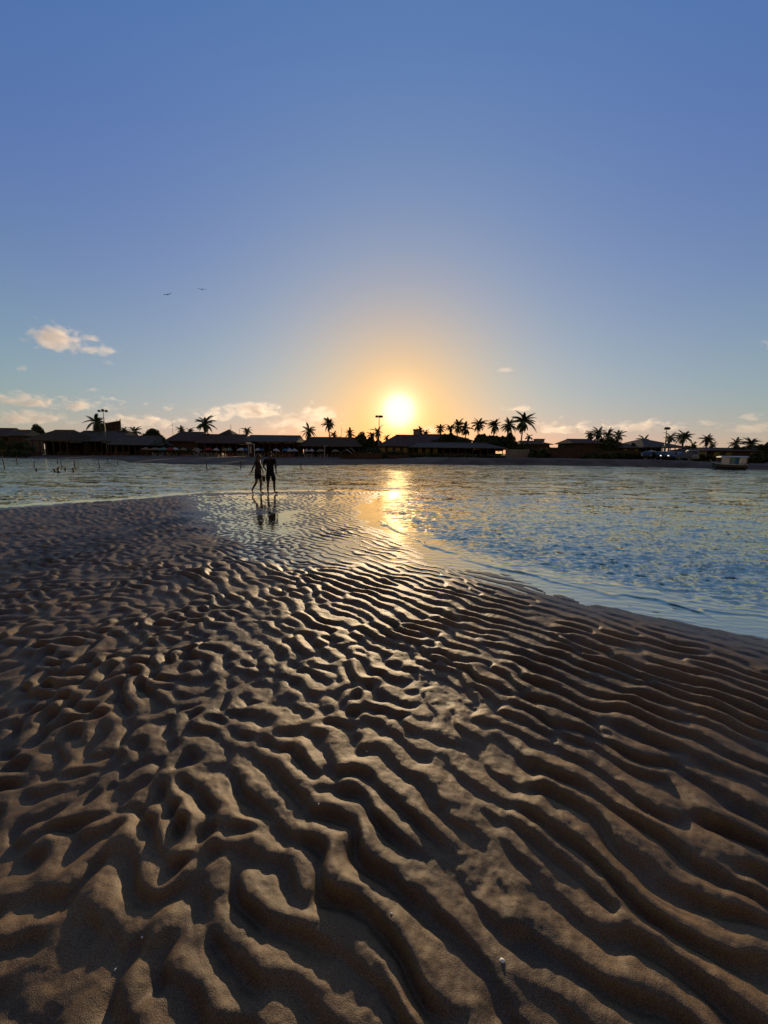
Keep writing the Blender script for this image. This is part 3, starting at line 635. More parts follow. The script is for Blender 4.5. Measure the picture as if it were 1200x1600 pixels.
palms = [
    (150, 96, 661, 13, 'windblown palm behind the billboard at its left edge', 0, 24, -.9), (194, 96, 675, 7, 'small palm immediately right of the billboard', 0, 18, 0),
    (210, 100, 676, 9, 'bushy palm between the billboard and the dense trees', 0, 24, 0), (283, 106, 673, 7, 'left one of two palm tops above the dark hip roof', 0, 18, 0),
    (297, 106, 675, 6.5, 'right one of two palm tops above the dark hip roof', 0, 18, 0), (320.5, 98, 663, 14, 'large palm with drooping fronds standing tallest on the left half', .3, 26, -.4),
    (386, 104, 674.5, 7, 'palm top showing above the pale straight sheet roof', 0, 20, 0), (482.5, 98, 675, 10, 'shorter of the two separate palms above the wide thatched bar', .2, 24, 0),
    (514, 98, 664, 10.5, 'taller of the two separate palms above the wide thatched bar', -.2, 24, 0), (522, 100, 681, 7, 'low palm at the foot of the taller separate palm', 0, 18, 0),
    (547, 100, 679, 8, 'palm beside the bushy trees left of the sun', 0, 22, 0), (590, 98, 677, 9, 'palm right below the lamp mast beside the sun', .2, 22, 0),
    (604, 100, 686, 7, 'low palm between the lamp mast and the sun', 0, 16, 0), (581, 102, 681, 6.5, 'small palm in the bushes left of the lamp mast', 0, 16, 0),
    (657, 110, 675, 7, 'palm peeping up at the roof water tank', 0, 18, 0), (664, 112, 678, 6, 'smaller palm right of the roof water tank', 0, 16, 0),
    (688, 106, 671, 8.5, 'palm behind the dark tree crown right of the sun', 0, 20, 0), (704, 104, 670, 8, 'second palm behind the dark tree crown', 0, 20, 0),
    (716, 98, 668, 11, 'first palm of the tall row right of the sun', 0, 24, .2), (727, 100, 671, 10, 'palm close right of the first one in the tall row', 0, 22, .2),
    (748, 96, 665, 11, 'palm with dense lower fronds third in the tall row', .3, 26, .2), (773, 94, 667, 11.5, 'palm in the middle of the tall row', -.2, 26, .2),
    (795.5, 92, 666, 11.5, 'palm beside the tallest palm in the row', .2, 26, .2), (818.5, 84, 661, 15, 'tallest palm of all, with a bare leaning pale trunk', 0, 30, 0),
    (826, 92, 685, 7, 'small palm between the tallest palm and the villa', 0, 16, 0), (922, 92, 682, 8, 'left palm of four behind the porch house', 0, 22, 0),
    (935, 90, 679, 10, 'second palm of four behind the porch house', 0, 26, 0), (950, 88, 682, 9.5, 'third palm of four behind the porch house', 0, 24, 0),
    (966, 88, 683, 9.5, 'fourth and rightmost palm behind the porch house', 0, 24, 0), (1007, 94, 689, 9, 'lone palm left of the pointed hall roof', .2, 22, 0),
    (1047, 98, 686, 8.5, 'palm directly behind the pointed hall roof', 0, 24, 0), (1068, 88, 685, 12, 'tall palm at the right end of the pointed hall roof', .1, 26, 0),
    (1104, 88, 689, 9.5, 'lone palm above the low shed left of the boat', 0, 24, 0), (1150, 84, 694, 9, 'broad palm behind the moored boat', 0, 26, 0),
    (1173, 84, 695, 10, 'palm with upright fronds right of the moored boat', 0, 26, 0), (1113, 92, 697, 6, 'small palm low beside the lone right palm', 0, 16, 0),
    (1083, 92, 697, 6, 'small palm low behind the flat roofed hut', 0, 16, 0)]
for px, Y, cr, rp, lb, le, n, wd in palms: palm(px, Y, cr, rp, lb, le, n, wd, basepx=(813 if px == 818.5 else None))

# ------------------------------------------------------------------ broad trees and shrubs
def leaf_cloud(n, seed, blobs, size):
    g = np.random.default_rng(seed); V = []
    w = np.array([b[3] * b[4] * b[5] for b in blobs]); idx = g.choice(len(blobs), n, p=w / w.sum())
    B = np.array(blobs)[idx]; d = g.standard_normal((n, 3)); d /= np.linalg.norm(d, axis=1)[:, None]
    rad = (0.55 + 0.5 * g.random(n) ** .6)[:, None]; c = B[:, :3] + d * B[:, 3:6] * rad
    a = g.standard_normal((n, 3)); a /= np.linalg.norm(a, axis=1)[:, None]; b = np.cross(a, g.standard_normal((n, 3))); b /= np.linalg.norm(b, axis=1)[:, None]
    s = size * (0.6 + 0.8 * g.random(n))[:, None]
    V = np.stack([c - a * s, c + b * s * .45, c + a * s, c - b * s * .45], 1).reshape(-1, 3)
    return V, np.arange(4 * n).reshape(n, 4)
def tree(px0, px1, top, Y, label, cat='tree', base=None, name='broad_tree', dens=1.0, seed=0):
    c = at((px0 + px1) / 2, Y); zb = LZ(c.x, Y); w = (px1 - px0) * Y / FPX; h = zat((px0 + px1) / 2, Y, top) - zb
    root = empty(name, (c.x, Y, zb), 0, label, cat); r = random.Random(seed + int(px0) + 500); low = name == 'shrub'
    cb = 0.05 * h if low else h * .30; blobs = []
    nb_ = max(5, int(w / (h - cb) * 7)); 
    for k in range(nb_):
        x = (k + .5) / nb_ * 2 - 1; hh = (1 - abs(x) ** 2.4 * .5) * r.uniform(.78, 1.0); rx = w / nb_ * r.uniform(.9, 1.4)
        rz = (h * hh - cb) / 2; blobs.append((x * (w / 2 - rx * .4), r.uniform(-1, 1) * .6, cb + rz, rx, min(rx * 1.3, 2.5), rz))
    n = int(min(6500, 250 + 170 * w * (h - cb)) * dens)
    V, F = leaf_cloud(n, seed + int(px0) * 3 + 500, blobs, .30 if w > 6 else .24)
    link('crown', mesh_np('crown', V, F, M['leaf'], False), root)
    mb = MB(); mb.tube([(0, 0, -.3), (.1, 0, h * .3), (0, 0, h * .6)], [.16, .12, .06], 7)
    for k in range(5):
        b_ = blobs[k * len(blobs) // 5]; mb.tube([(0.05, 0, h * (.15 + .05 * k)), (b_[0] * .5, b_[1] * .5, h * .4), (b_[0], b_[1], b_[2])], [.08, .055, .03], 5)
    mb.build('trunk', M['bark'], root)
trees = [
    (52, 74, 657, 98, 'dark windswept tree top above the thatched bar'), (222, 260, 667, 98, 'dense dark tree mass right of the low grey roof'), (304, 346, 675, 104, 'low dense trees behind the tiled bar'),
    (236, 262, 676, 92, 'darker low tree right of the lower grey roof'), (468, 500, 681, 106, 'dense tree tops behind the shorter separate palm'), (500, 545, 681, 106, 'dense trees between the two separate palms and the antenna'),
    (552, 574, 671, 98, 'tall bushy tree left of the lamp mast'), (538, 560, 682, 96, 'tree under the palm left of the sun'), (572, 604, 686, 94, 'bushy tree under the lamp mast by the sun'),
    (676, 722, 675, 97, 'wide dark tree crown right of the sun with sky below it'), (708, 738, 682, 90, 'dark tree under the first palms of the row'), (737, 760, 673, 90, 'dark tree filling the third palm of the row'),
    (758, 786, 684, 88, 'dark tree under the middle palm of the row'), (783, 806, 675, 86, 'tall dark tree beside the tallest palm'), (804, 832, 692, 80, 'dark bush at the foot of the tallest palm'),
    (922, 976, 689, 84, 'dark trees under the four palms behind the porch house'), (980, 994, 690, 84, 'small round tree on the right bank'), (1058, 1082, 696, 86, 'dark tree under the tall palm by the hall'),
    (1076, 1092, 694, 92, 'rounded tree top behind the flat roofed hut'), (1090, 1120, 697, 86, 'low dark trees under the lone right palm'), (1110, 1142, 701, 80, 'dark tree left above the moored boat'),
    (1136, 1166, 694, 80, 'dark tree above the moored boat'), (1160, 1186, 697, 80, 'dark tree right above the moored boat'), (1182, 1216, 688, 78, 'dense rounded tree at the right edge of the frame'),
    (732, 802, 674, 91, 'wide low dark tree mass filling the foot of the tall palm row'), (538, 606, 680, 95, 'wide low tree mass left of the sun under the lamp mast'), (912, 974, 682, 91, 'wide low tree mass behind the porch house'), (1040, 1130, 699, 92, 'long low tree mass right of the pointed hall roof'),
    (-30, 12, 682, 84, 'dark tree in front of the house at the left edge'), (12, 52, 688, 80, 'dark tree mass left of the thatched bar')]
for t in trees: tree(t[0], t[1], t[2], t[3], t[4])
shrubs = [(262, 306, 699, 92, 'dark hedge behind the green and red parasols'), (866, 884, 694, 84, 'row of small spiky shrubs above the dark bank wall'), (826, 862, 701, 72, 'dark shrubs on the bank right of the plain grey wall'),
          (598, 640, 704, 82, 'shrubs in front of the big house below the sun'), (560, 600, 699, 84, 'dark shrubs right of the A frame shelters'), (908, 960, 708, 70, 'scrub on the bank below the porch house'), (940, 1002, 706, 72, 'scrub on the bank left of the parked cars'),
          (640, 700, 709, 74, 'scrub along the bank right below the sun'), (1156, 1215, 707, 64, 'scrub behind the right end of the moored boat'), (700, 790, 711, 70, 'low scrub along the bank below the pavilion'), (1086, 1118, 709, 68, 'scrub just left of the moored boat'), (0, 45, 702, 76, 'scrub on the beach at the far left')]
for t in shrubs: tree(t[0], t[1], t[2], t[3], t[4], 'shrub', name='shrub', dens=.8, seed=5)
print('far', round(time.time() - T0, 1))

# ------------------------------------------------------------------ beach furniture
PM = {}
def parasol(px, apex, foot, wpx, col, label, Y=None, tilt=0.0):
    d = foot - hy(px); Y = Y or 80; c = at(px, Y); zb = LZ(c.x, Y); h = max(1.9, min(3.2, zat(px, Y, apex) - zb)); w = wpx * Y / FPX / 2
    if col not in PM:
        mb = MB(); n = 8; rim = [(math.cos(2 * PI * k / n), math.sin(2 * PI * k / n)) for k in range(n)]
        vs = [(0, 0, 0)] + [(x * .5, y * .5, -.17) for x, y in rim] + [(x, y, -.42) for x, y in rim] + [(x * 1.0, y * 1.0, -.56) for x, y in rim]
        fs = [(0, 1 + k, 1 + (k + 1) % n) for k in range(n)] + [(1 + k, 9 + k, 9 + (k + 1) % n, 1 + (k + 1) % n) for k in range(n)] + [(9 + k, 17 + k, 17 + (k + 1) % n, 9 + (k + 1) % n) for k in range(n)]
        PM[col] = (mb.add(vs, fs).mesh('canopy', M[col]), MB().tube([(0, 0, -.3), (0, 0, 1)], .03, 6).mesh('pole', M['pale_wood']))
    r = empty('beach_parasol', (c.x, Y, zb), 0, label, 'parasol', 'parasols on the far beach'); r.rotation_euler = (0, tilt, 0)
    q = link('canopy', PM[col][0], r); q.location.z = h; q.scale = (w, w, 1.0)
    q = link('pole', PM[col][1], r); q.scale.z = h
for args in ((228, 700.5, 711, 13, 'straw', 'first parasol at the left end of the row, pale straw colour'), (243, 702.5, 712, 18, 'straw', 'pale parasol just left of the green one'),
             (256, 699.5, 712, 16, 'green', 'pale green parasol standing higher than its neighbours'), (266, 702.5, 713, 12, 'red', 'red parasol right of the pale green one', 78), (274, 701.5, 712, 11, 'white', 'small white parasol right of the red one'),
             (287, 702, 712, 11, 'straw', 'straw parasol between the small white one and the tilted one'), (302, 700.5, 712, 9, 'white', 'steeply tilted white parasol', 80, .5), (308, 702.5, 713, 16, 'straw', 'wide straw parasol under the tilted white one', 76),
             (326, 702, 713, 14, 'red', 'dull red parasol left of the white glint'), (338, 701, 712, 10, 'white', 'white parasol under the big drooping palm'), (352, 702, 712, 11, 'straw', 'straw parasol below the pointed kiosk'),
             (358, 701, 713, 11, 'green', 'greenish parasol below the pointed kiosk', 84), (377, 700.5, 712, 14, 'white', 'white parasol left of the white door frame'), (384, 702, 713, 9, 'blue', 'blue parasol touching the white door frame', 77),
             (403, 700, 711, 11, 'white', 'white parasol above the head of the woman', 84), (409, 701.5, 712, 8, 'blue', 'small blue parasol above the head of the woman', 82), (430, 700.5, 711, 11, 'white', 'white parasol right of the head of the man', 84, .2),
             (446, 701, 712, 11, 'blue', 'left blue parasol of the blue cluster'), (452, 699.5, 713, 12, 'blue', 'tall blue parasol in the middle of the blue cluster', 78), (460, 701, 712, 11, 'white', 'white parasol right of the blue cluster'),
             (453, 704, 714, 9, 'white', 'low white parasol in front of the blue cluster', 74), (479, 702.5, 712, 8, 'white', 'left one of two small white parasols under the wide thatched bar'), (487, 702.5, 712, 8, 'white', 'right one of two small white parasols under the wide thatched bar'),
             (501, 702.5, 712, 14, 'straw', 'brown straw parasol under the wide thatched bar', 82), (524, 702, 712, 12, 'straw', 'brown parasol left of the A frame shelters', 82)):
    parasol(args[0], args[1], args[2], args[3], args[4], args[5], *(args[6:]))

def table(mcol):
    r = empty('plastic_table', (0, 0, 0)); MB().box(-.4, .4, -.4, .4, .70, .74).build('tabletop', M[mcol], r); lm = MB().box(-.025, .025, -.025, .025, 0, .70).mesh('leg', M[mcol])
    for x in (-.35, .35):
        for y in (-.35, .35): q = link('leg', lm, r); q.location = (x, y, 0)
    return r
def chair(mcol):
    r = empty('plastic_chair', (0, 0, 0)); MB().box(-.22, .22, -.22, .22, .42, .45).build('seat', M[mcol], r)
    MB().add([(-.22, .20, .45), (.22, .20, .45), (.20, .30, .86), (-.20, .30, .86), (-.22, .235, .45), (.22, .235, .45), (.20, .335, .86), (-.20, .335, .86)], [(0, 1, 2, 3), (5, 4, 7, 6), (0, 4, 5, 1), (3, 2, 6, 7), (0, 3, 7, 4), (1, 5, 6, 2)]).build('backrest', M[mcol], r)
    lm = MB().box(-.02, .02, -.02, .02, 0, .42).mesh('leg', M[mcol])
    for x in (-.19, .19):
        for y in (-.19, .19): q = link('leg', lm, r); q.location = (x, y, 0)
    return r
tp = {}; cp = {}
def put(proto, make, col, px, Y, rz, label, cat, grp):
    if col not in proto: proto[col] = o = make(col)
    else: o = copy_tree(proto[col])
    c = at(px, Y); o.location = (c.x, Y, LZ(c.x, Y)); o.rotation_euler = (0, 0, rz); tag(o, label, cat, grp)
rf = random.Random(3)
where = [(246, 'near the pale green parasol'), (268, 'under the red parasol'), (290, 'right of the small white parasol'), (311, 'under the wide straw parasol'), (330, 'by the dull red parasol'), (344, 'under the big drooping palm'),
         (356, 'below the pointed kiosk'), (379, 'left of the white door frame'), (405, 'behind the head of the woman'), (434, 'right of the head of the man'), (450, 'under the blue parasols'), (483, 'under the two small white parasols'), (504, 'under the brown straw parasol')]
for i, (px, w) in enumerate(where):
    col = ('plastic', 'yellow', 'redplastic', 'plastic')[i % 4]; nm = {'plastic': 'white', 'yellow': 'yellow', 'redplastic': 'red'}[col]; Y = 79 + rf.uniform(-1, 1.5)
    put(tp, table, col, px, Y, rf.uniform(0, 1.5), f'{nm} plastic table {w}', 'table', 'plastic tables on the far beach')
    put(cp, chair, col, px - 5.5, Y + .1, rf.uniform(1.2, 1.9), f'{nm} plastic chair left of the table {w}', 'chair', 'plastic chairs on the far beach')
    put(cp, chair, col, px + 5.5, Y - .2, rf.uniform(-1.9, -1.2), f'{nm} plastic chair right of the table {w}', 'chair', 'plastic chairs on the far beach')

# ------------------------------------------------------------------ cars
lit = bpy.data.materials.new('lit_headlamp'); lit.use_nodes = True; b_ = lit.node_tree.nodes['Principled BSDF']; b_.inputs['Emission Color'].default_value = (1, .95, .85, 1); b_.inputs['Emission Strength'].default_value = 3.0
def paint(name, c): return mat(name, c, 0.3, 0.05, 1.0, spec=0.5)
def car(px, Y, rz, col, label, van=False, lights=False):
    c = at(px, Y); r = empty('parked_car', (c.x, Y, LZ(c.x, Y)), rz, label, 'car', 'cars parked on the right bank')
    pm = paint(col[0], col[1]); bm = bmesh.new()
    prof = [(-2.05, .35), (-2.1, .62), (-1.95, .86), (-1.15, .95), (-.65, 1.42), (.95, 1.45), (1.65, .98), (2.05, .90), (2.1, .55), (2.05, .33)] if not van else [(-2.2, .35), (-2.25, .8), (-2.05, 1.05), (-1.6, 1.15), (-1.25, 1.85), (2.0, 1.9), (2.15, 1.6), (2.2, .9), (2.2, .55), (2.15, .33)]
    secs = [(-.84, .93, 0.0), (-.80, 1.0, .03), (.80, 1.0, .03), (.84, .93, 0)]; rings = []
    for y, k, _ in secs:
        rings.append([bm.verts.new((x * (1 if k == 1 else .985), y * (1 - (.16 if z > 1.0 else 0)), z * k + (1 - k) * .4)) for x, z in prof])
    n = len(prof)
    for a, b in zip(rings, rings[1:]):
        for i in range(n): bm.faces.new((a[i], a[(i + 1) % n], b[(i + 1) % n], b[i]))
    bm.faces.new(rings[0][::-1]); bm.faces.new(rings[-1]); bmesh.ops.recalc_face_normals(bm, faces=bm.faces)
    me = bpy.data.meshes.new('body'); bm.to_mesh(me); bm.free(); me.materials.append(pm); link('body', me, r)
    g = MB(); top = 1.36 if not van else 1.75; lo = 1.0 if not van else 1.2
    for s in (-1, 1):
        gg = MB(); y = s * .735; yy = s * .84
        gg.add([(-.95 if not van else -1.3, yy * .93, lo), (-.05, yy * .93, lo), (-.05, y, top), (-.62 if not van else -1.12, y, top)], [(0, 1, 2, 3)]).add([(.03, yy * .93, lo), (1.35, yy * .93, lo), (.9, y, top), (.03, y, top)], [(0, 1, 2, 3)])
    for s in (-1, 1):
        for x0, x1, x2, x3 in (((-.98, -.05, -.05, -.60), (.03, 1.35, .88, .03)) if not van else ((-1.32, -.2, -.2, -1.12), (-.1, 1.0, 1.0, -.1))):
            MB().add([(x0, s * .80, lo), (x1, s * .80, lo), (x2, s * .735, top), (x3, s * .735, top), (x0, s * .77, lo), (x1, s * .77, lo), (x2, s * .70, top), (x3, s * .70, top)], [(0, 1, 2, 3), (5, 4, 7, 6), (0, 4, 5, 1), (3, 2, 6, 7), (0, 3, 7, 4), (1, 5, 6, 2)]).build('side_window', M['glass'], r)
    x0, x1 = (-1.16, -.68) if not van else (-1.58, -1.28)
    MB().add([(x0 - .03, -.66, lo), (x0 - .03, .66, lo), (x1 - .03, .6, top), (x1 - .03, -.6, top)], [(0, 1, 2, 3)]).build('windscreen', M['glass'], r)
    wt = MB().tube([(0, -.1, 0), (0, .1, 0)], .32, 14).mesh('wheel', M['tyre']); rm = MB().tube([(0, -.108, 0), (0, .108, 0)], .19, 10).mesh('rim', M['metal'])
    for x in (-1.3, 1.3):
        for s in (-1, 1): q = link('wheel', wt, r); q.location = (x, s * .76, .32); link('rim', rm, q)
    hx = -2.09 if not van else -2.24
    for s in (-1, 1):
        MB().ball((hx + .06, s * .6, .70), (.10, .15, .10), 8, 5).build('headlight', lit if lights else M['plastic'], r, True)
        MB().box(-hx - .06, -hx + .01, s * .62 - .1, s * .62 + .1, .62, .80).build('tail_light', M['redplastic'], r)
dk = ('black_paint', (.02, .02, .022)); gr = ('grey_paint', (.12, .12, .125)); wh = ('white_paint', (.2, .2, .2)); bl = ('blue_paint', (.03, .06, .16)); rd = ('dark_red_paint', (.12, .02, .015)); sv = ('silver_paint', (.16, .16, .165))
car(1012, 69, .9, dk, 'dark car parked at the left end of the row on the bank')
car(1027.5, 68, 1.45, dk, 'black car facing the water with two bright headlights on', lights=True)
car(1041, 70, 1.2, gr, 'grey car right of the car with bright headlights')
car(1052, 69, .25, sv, 'silver car parked broadside in the row on the bank')
car(1066, 68, .1, bl, 'blue car parked broadside right of the silver car')
car(1081, 69, 1.0, wh, 'white van at the right end of the parked row', van=True)

# ------------------------------------------------------------------ tour boat
bx, by = G(1139, 733.2); bx, by = bx * 1.0, by
r = empty('tour_boat', (bx, by, 0), -.42, 'white canopied tour boat moored near the right shore', 'boat')
bm = bmesh.new(); st = [(-2.0, .05, .55, .10), (-1.6, .55, .34, -.15), (-.9, .85, .26, -.28), (.2, .95, .22, -.32), (1.3, .92, .22, -.3), (1.75, .88, .24, -.2)]
rings = []
for x, hw, top, bot in st:
    ring = [(-hw, top + .32), (-hw * .96, top), (-hw * .55, bot + .1), (0, bot), (hw * .55, bot + .1), (hw * .96, top), (hw, top + .32)]
    rings.append([bm.verts.new((x, y, z + .12)) for y, z in ring])
for a, b in zip(rings, rings[1:]):
    for i in range(6): bm.faces.new((a[i], a[i + 1], b[i + 1], b[i]))
bm.faces.new(rings[-1]); bm.faces.new(rings[0][::-1])
for a, b in zip(rings, rings[1:]): bm.faces.new((a[6], a[0], b[0], b[6])) if False else None
bmesh.ops.recalc_face_normals(bm, faces=bm.faces); me = bpy.data.meshes.new('hull'); bm.to_mesh(me); bm.free(); me.materials.append(M['hull_dark']); hu = link('hull', me, r)
mdf = hu.modifiers.new('thick', 'SOLIDIFY'); mdf.thickness = .05
for s in (-1, 1):
    MB().tube([(x, s * hw * 1.02, top + .45) for x, hw, top, _ in st], .05, 6).build('gunwale', M['hull'], r)
MB().add([(x, y, .28) for x, hw, t, b in st[1:] for y in (-hw * .9, hw * .9)], [(2 * i, 2 * i + 1, 2 * i + 3, 2 * i + 2) for i in range(4)]).build('deck', M['hull'], r)
MB().add([(-1.35, -.95, 1.75), (1.75, -.95, 1.75), (1.75, .95, 1.75), (-1.35, .95, 1.75), (-1.2, -.5, 1.88), (1.6, -.5, 1.88), (1.6, .5, 1.88), (-1.2, .5, 1.88), (-1.35, -.95, 1.68), (1.75, -.95, 1.68), (1.75, .95, 1.68), (-1.35, .95, 1.68)],
         [(0, 1, 5, 4), (1, 2, 6, 5), (2, 3, 7, 6), (3, 0, 4, 7), (4, 5, 6, 7), (8, 9, 1, 0), (9, 10, 2, 1), (10, 11, 3, 2), (11, 8, 0, 3), (11, 10, 9, 8)]).build('canopy', M['hull'], r)
pm = MB().tube([(0, 0, .55), (0, 0, 1.72)], .03, 6).mesh('canopy_post', M['metal'])
for x in (-1.25, -.25, .7, 1.6):
    for s in (-1, 1): q = link('canopy_post', pm, r); q.location = (x, s * .86, 0)
for k, (x0, x1, z0, m_) in enumerate(((-1.2, -.35, .72, 'hull'), (-.18, .25, .95, 'green'), (.3, .65, .70, 'blue'), (.78, 1.5, .85, 'hull'))):
    MB().box(x0, x1, -.885, -.865, z0, 1.66).build('side_curtain', M[m_], r)
for x in (-.9, -.1, .7): MB().box(x - .16, x + .16, -.72, .72, .52, .58).build('bench', M['pale_wood'], r)
mo = MB().box(1.78, 2.02, -.16, .16, .35, .95).build('outboard_motor', M['dark'], r); MB().tube([(1.9, 0, .4), (1.95, 0, -.3)], .06, 6).build('motor_leg', M['metal'], mo)
r.scale = (.92, .92, .92)
MB().tube([(-1.75, 0, .6), (-2.35, -.1, 1.35)], .035, 6).build('bow_pole', M['hull'], r)

# ------------------------------------------------------------------ living figures
def skin_obj(name, chains, m, parent=None, sub=1, root0=0):
    """chains: lists of (key or (x,y,z), radius); shared keys join. Grown as one continuous surface"""
    bm_v = []; rad = []; ed = []; key = {}
    for ch in chains:
        prev = None
        for it in ch:
            k, p, rr_ = it
            if k in key: i = key[k]
            else: i = len(bm_v); key[k] = i; bm_v.append(p); rad.append(rr_)
            if prev is not None: ed.append((prev, i))
            prev = i
    me = bpy.data.meshes.new(name); me.from_pydata(bm_v, ed, []); me.update(); me.materials.append(m); o = link(name, me, parent)
    md = o.modifiers.new('skin', 'SKIN'); md.use_smooth_shade = True; md.branch_smoothing = .5
    for i, sv_ in enumerate(me.skin_vertices[0].data):
        rr_ = rad[i]; sv_.radius = rr_ if hasattr(rr_, '__len__') else (rr_, rr_); sv_.use_root = (i == root0)
    s_ = o.modifiers.new('sub', 'SUBSURF'); s_.levels = sub; s_.render_levels = sub
    dg = bpy.context.evaluated_depsgraph_get(); me2 = bpy.data.meshes.new_from_object(o.evaluated_get(dg)); o.modifiers.clear(); o.data = me2; me2.name = name
    if not me2.materials: me2.materials.append(m)
    me2.polygons.foreach_set('use_smooth', [True] * len(me2.polygons)); return o
M_skin = mat('tanned_skin', (0.085, 0.05, 0.035), 0.55, 0.1, 3.0, spec=0.3); M_skin2 = mat('brown_skin', (0.05, 0.03, 0.022), 0.55, 0.1, 3.0, spec=0.3)
M_hair = mat('black_hair', (0.018, 0.014, 0.012), 0.6, 0.3, 9.0, spec=0.3); M_blk = mat('black_cotton', (0.010, 0.010, 0.012), 0.9, 0.2, 8.0, spec=0.1)
M_navy = mat('navy_shorts_cloth', (0.012, 0.013, 0.020), 0.9, 0.2, 8.0, spec=0.1); M_brown = mat('dusky_brown_top_cloth', (0.032, 0.025, 0.022), 0.9, 0.25, 8.0, spec=0.1); M_pink = mat('pinkish_sandal_strap', (0.30, 0.12, 0.10), 0.7, 0.2, 8.0)
V3 = lambda *a: tuple(a)
def hand_fingers(o_mesh_name, wrist, dirv_, side, m, parent, scale=1.0):
    """palm with four unequal bent fingers and a thumb"""
    w = Vector(wrist); d = Vector(dirv_).normalized(); sd = Vector(side).normalized(); sd = (sd - d * sd.dot(d)).normalized(); nrm = d.cross(sd)
    ch = []; palm = w + d * .045
    for k, (off, ln) in enumerate(((-.030, .070), (-.010, .080), (.011, .075), (.031, .058))):
        b0 = palm + sd * off * .8 + d * .03; b1 = b0 + (d * .9 + nrm * .25 + sd * off * 2) * ln * .45; b2 = b1 + (d * .75 + nrm * .6) * ln * .55
        ch.append([('w', tuple(w), .024), ('p', tuple(palm), (.036, .018)), (f'a{k}', tuple(b0), .011), (f'b{k}', tuple(b1), .009), (f'c{k}', tuple(b2), .0075)])
    t0 = w + d * .02 - sd * .03; t1 = t0 - sd * .022 + d * .030; t2 = t1 + d * .028 + nrm * .012
    ch.append([('w', tuple(w), .024), ('t0', tuple(t0), .013), ('t1', tuple(t1), .011), ('t2', tuple(t2), .009)])
    return skin_obj(o_mesh_name, ch, m, parent, 1)
def face(parent, c, fwd, m):
    f = Vector(fwd).normalized(); s = f.cross(Vector((0, 0, 1))).normalized(); c = Vector(c)
    for k in (-1, 1): MB().ball(tuple(c + f * .088 + s * .032 * k + Vector((0, 0, .01))), .013, 6, 5).build('eye', M['dark'], parent, True)
    for k in (-1, 1): MB().ball(tuple(c + s * .083 * k - f * .005), (.016, .022, .032), 6, 5).build('ear', m, parent, True)
    MB().ball(tuple(c + f * .088 + Vector((0, 0, -.062))), (.024, .012, .008), 6, 4).build('mouth', M['redplastic'], parent, True)

# the man: seen from behind, weight on both legs, right foot turned out
mx, my = G(423.5, 771.5); mz = 0.0
man = empty('person', (mx, my, mz), 0, 'person in black shirt and dark knee length shorts walking on the wet sand bar edge', 'person', 'couple walking on the sand bar')
S = (('neck', (0.0, .0, 1.475), .052))
head = [('chest', (0.0, 0, 1.30), (.155, .105)), ('uch', (0.0, .0, 1.405), (.115, .075)), ('neck', (.0, .01, 1.485), .050), ('h1', (.008, .03, 1.555), (.062, .072)), ('h2', (.01, .03, 1.64), (.076, .088)), ('h3', (.01, .02, 1.70), (.055, .065))]
man_b = skin_obj('body', [
    [('pelvis', (0, 0, .90), (.150, .105)), ('waist', (0, 0, 1.06), (.128, .092)), ('chest', (0.0, 0, 1.30), (.155, .105))], head,
    [('h1', (.008, .03, 1.555), (.062, .072)), ('nose', (.02, .115, 1.60), .014)],
    [('uch', (0, 0, 1.405), (.115, .075)), ('ls', (-.175, 0, 1.395), .058), ('le', (-.262, -.03, 1.11), .042), ('lw', (-.185, .10, .945), .028)],
    [('uch', (0, 0, 1.405), (.115, .075)), ('rs', (.175, 0, 1.395), .058), ('re', (.235, -.03, 1.115), .042), ('rw', (.205, .10, .90), .028)],
    [('pelvis', (0, 0, .90), (.150, .105)), ('lh', (-.088, 0, .85), .092), ('lk', (-.108, .03, .47), .060), ('lc', (-.115, -.01, .34), .058), ('la', (-.125, 0, .085), .036), ('lt', (-.135, .15, .03), (.040, .026))],
    [('pelvis', (0, 0, .90), (.150, .105)), ('rh', (.088, 0, .85), .092), ('rk', (.128, .05, .47), .060), ('rc', (.14, .0, .34), .058), ('ra', (.155, -.03, .085), .036), ('rt', (.285, .02, .03), (.028, .036))]], M_skin2, man)
hand_fingers('hand', (-.185, .10, .945), (.55, .5, -.55), (0, .5, .5), M_skin2, man); hand_fingers('hand', (.205, .10, .90), (-.3, .6, -.7), (.2, .5, .5), M_skin2, man)
skin_obj('shirt', [[('q', (0, 0, .84), (.150, .120)), ('p', (0, 0, .93), (.172, .132)), ('w', (0, 0, 1.06), (.158, .118)), ('c', (0, 0, 1.29), (.178, .125)), ('u', (0, 0, 1.41), (.125, .085)), ('n', (0, .0, 1.455), (.075, .065))],
                   [('u', (0, 0, 1.41), (.125, .085)), ('l', (-.178, 0, 1.395), .074), ('le', (-.232, -.018, 1.20), .068)], [('u', (0, 0, 1.41), (.125, .085)), ('r', (.178, 0, 1.395), .074), ('re', (.217, -.018, 1.20), .068)]], M_blk, man)
skin_obj('shorts', [[('t', (0, 0, .98), (.158, .118)), ('p', (0, 0, .89), (.168, .122)), ('l', (-.095, 0, .80), .112), ('lk', (-.112, .025, .50), .092)], [('p', (0, 0, .89), (.168, .122)), ('r', (.095, 0, .80), .112), ('rk', (.132, .04, .50), .092)]], M_navy, man)
skin_obj('hair', [[('a', (.01, -.01, 1.60), (.070, .055)), ('b', (.01, .005, 1.685), (.082, .088)), ('c', (.012, .02, 1.735), (.055, .06))]], M_hair, man)
face(man, (.01, .03, 1.63), (.25, .97, 0), M_skin2)

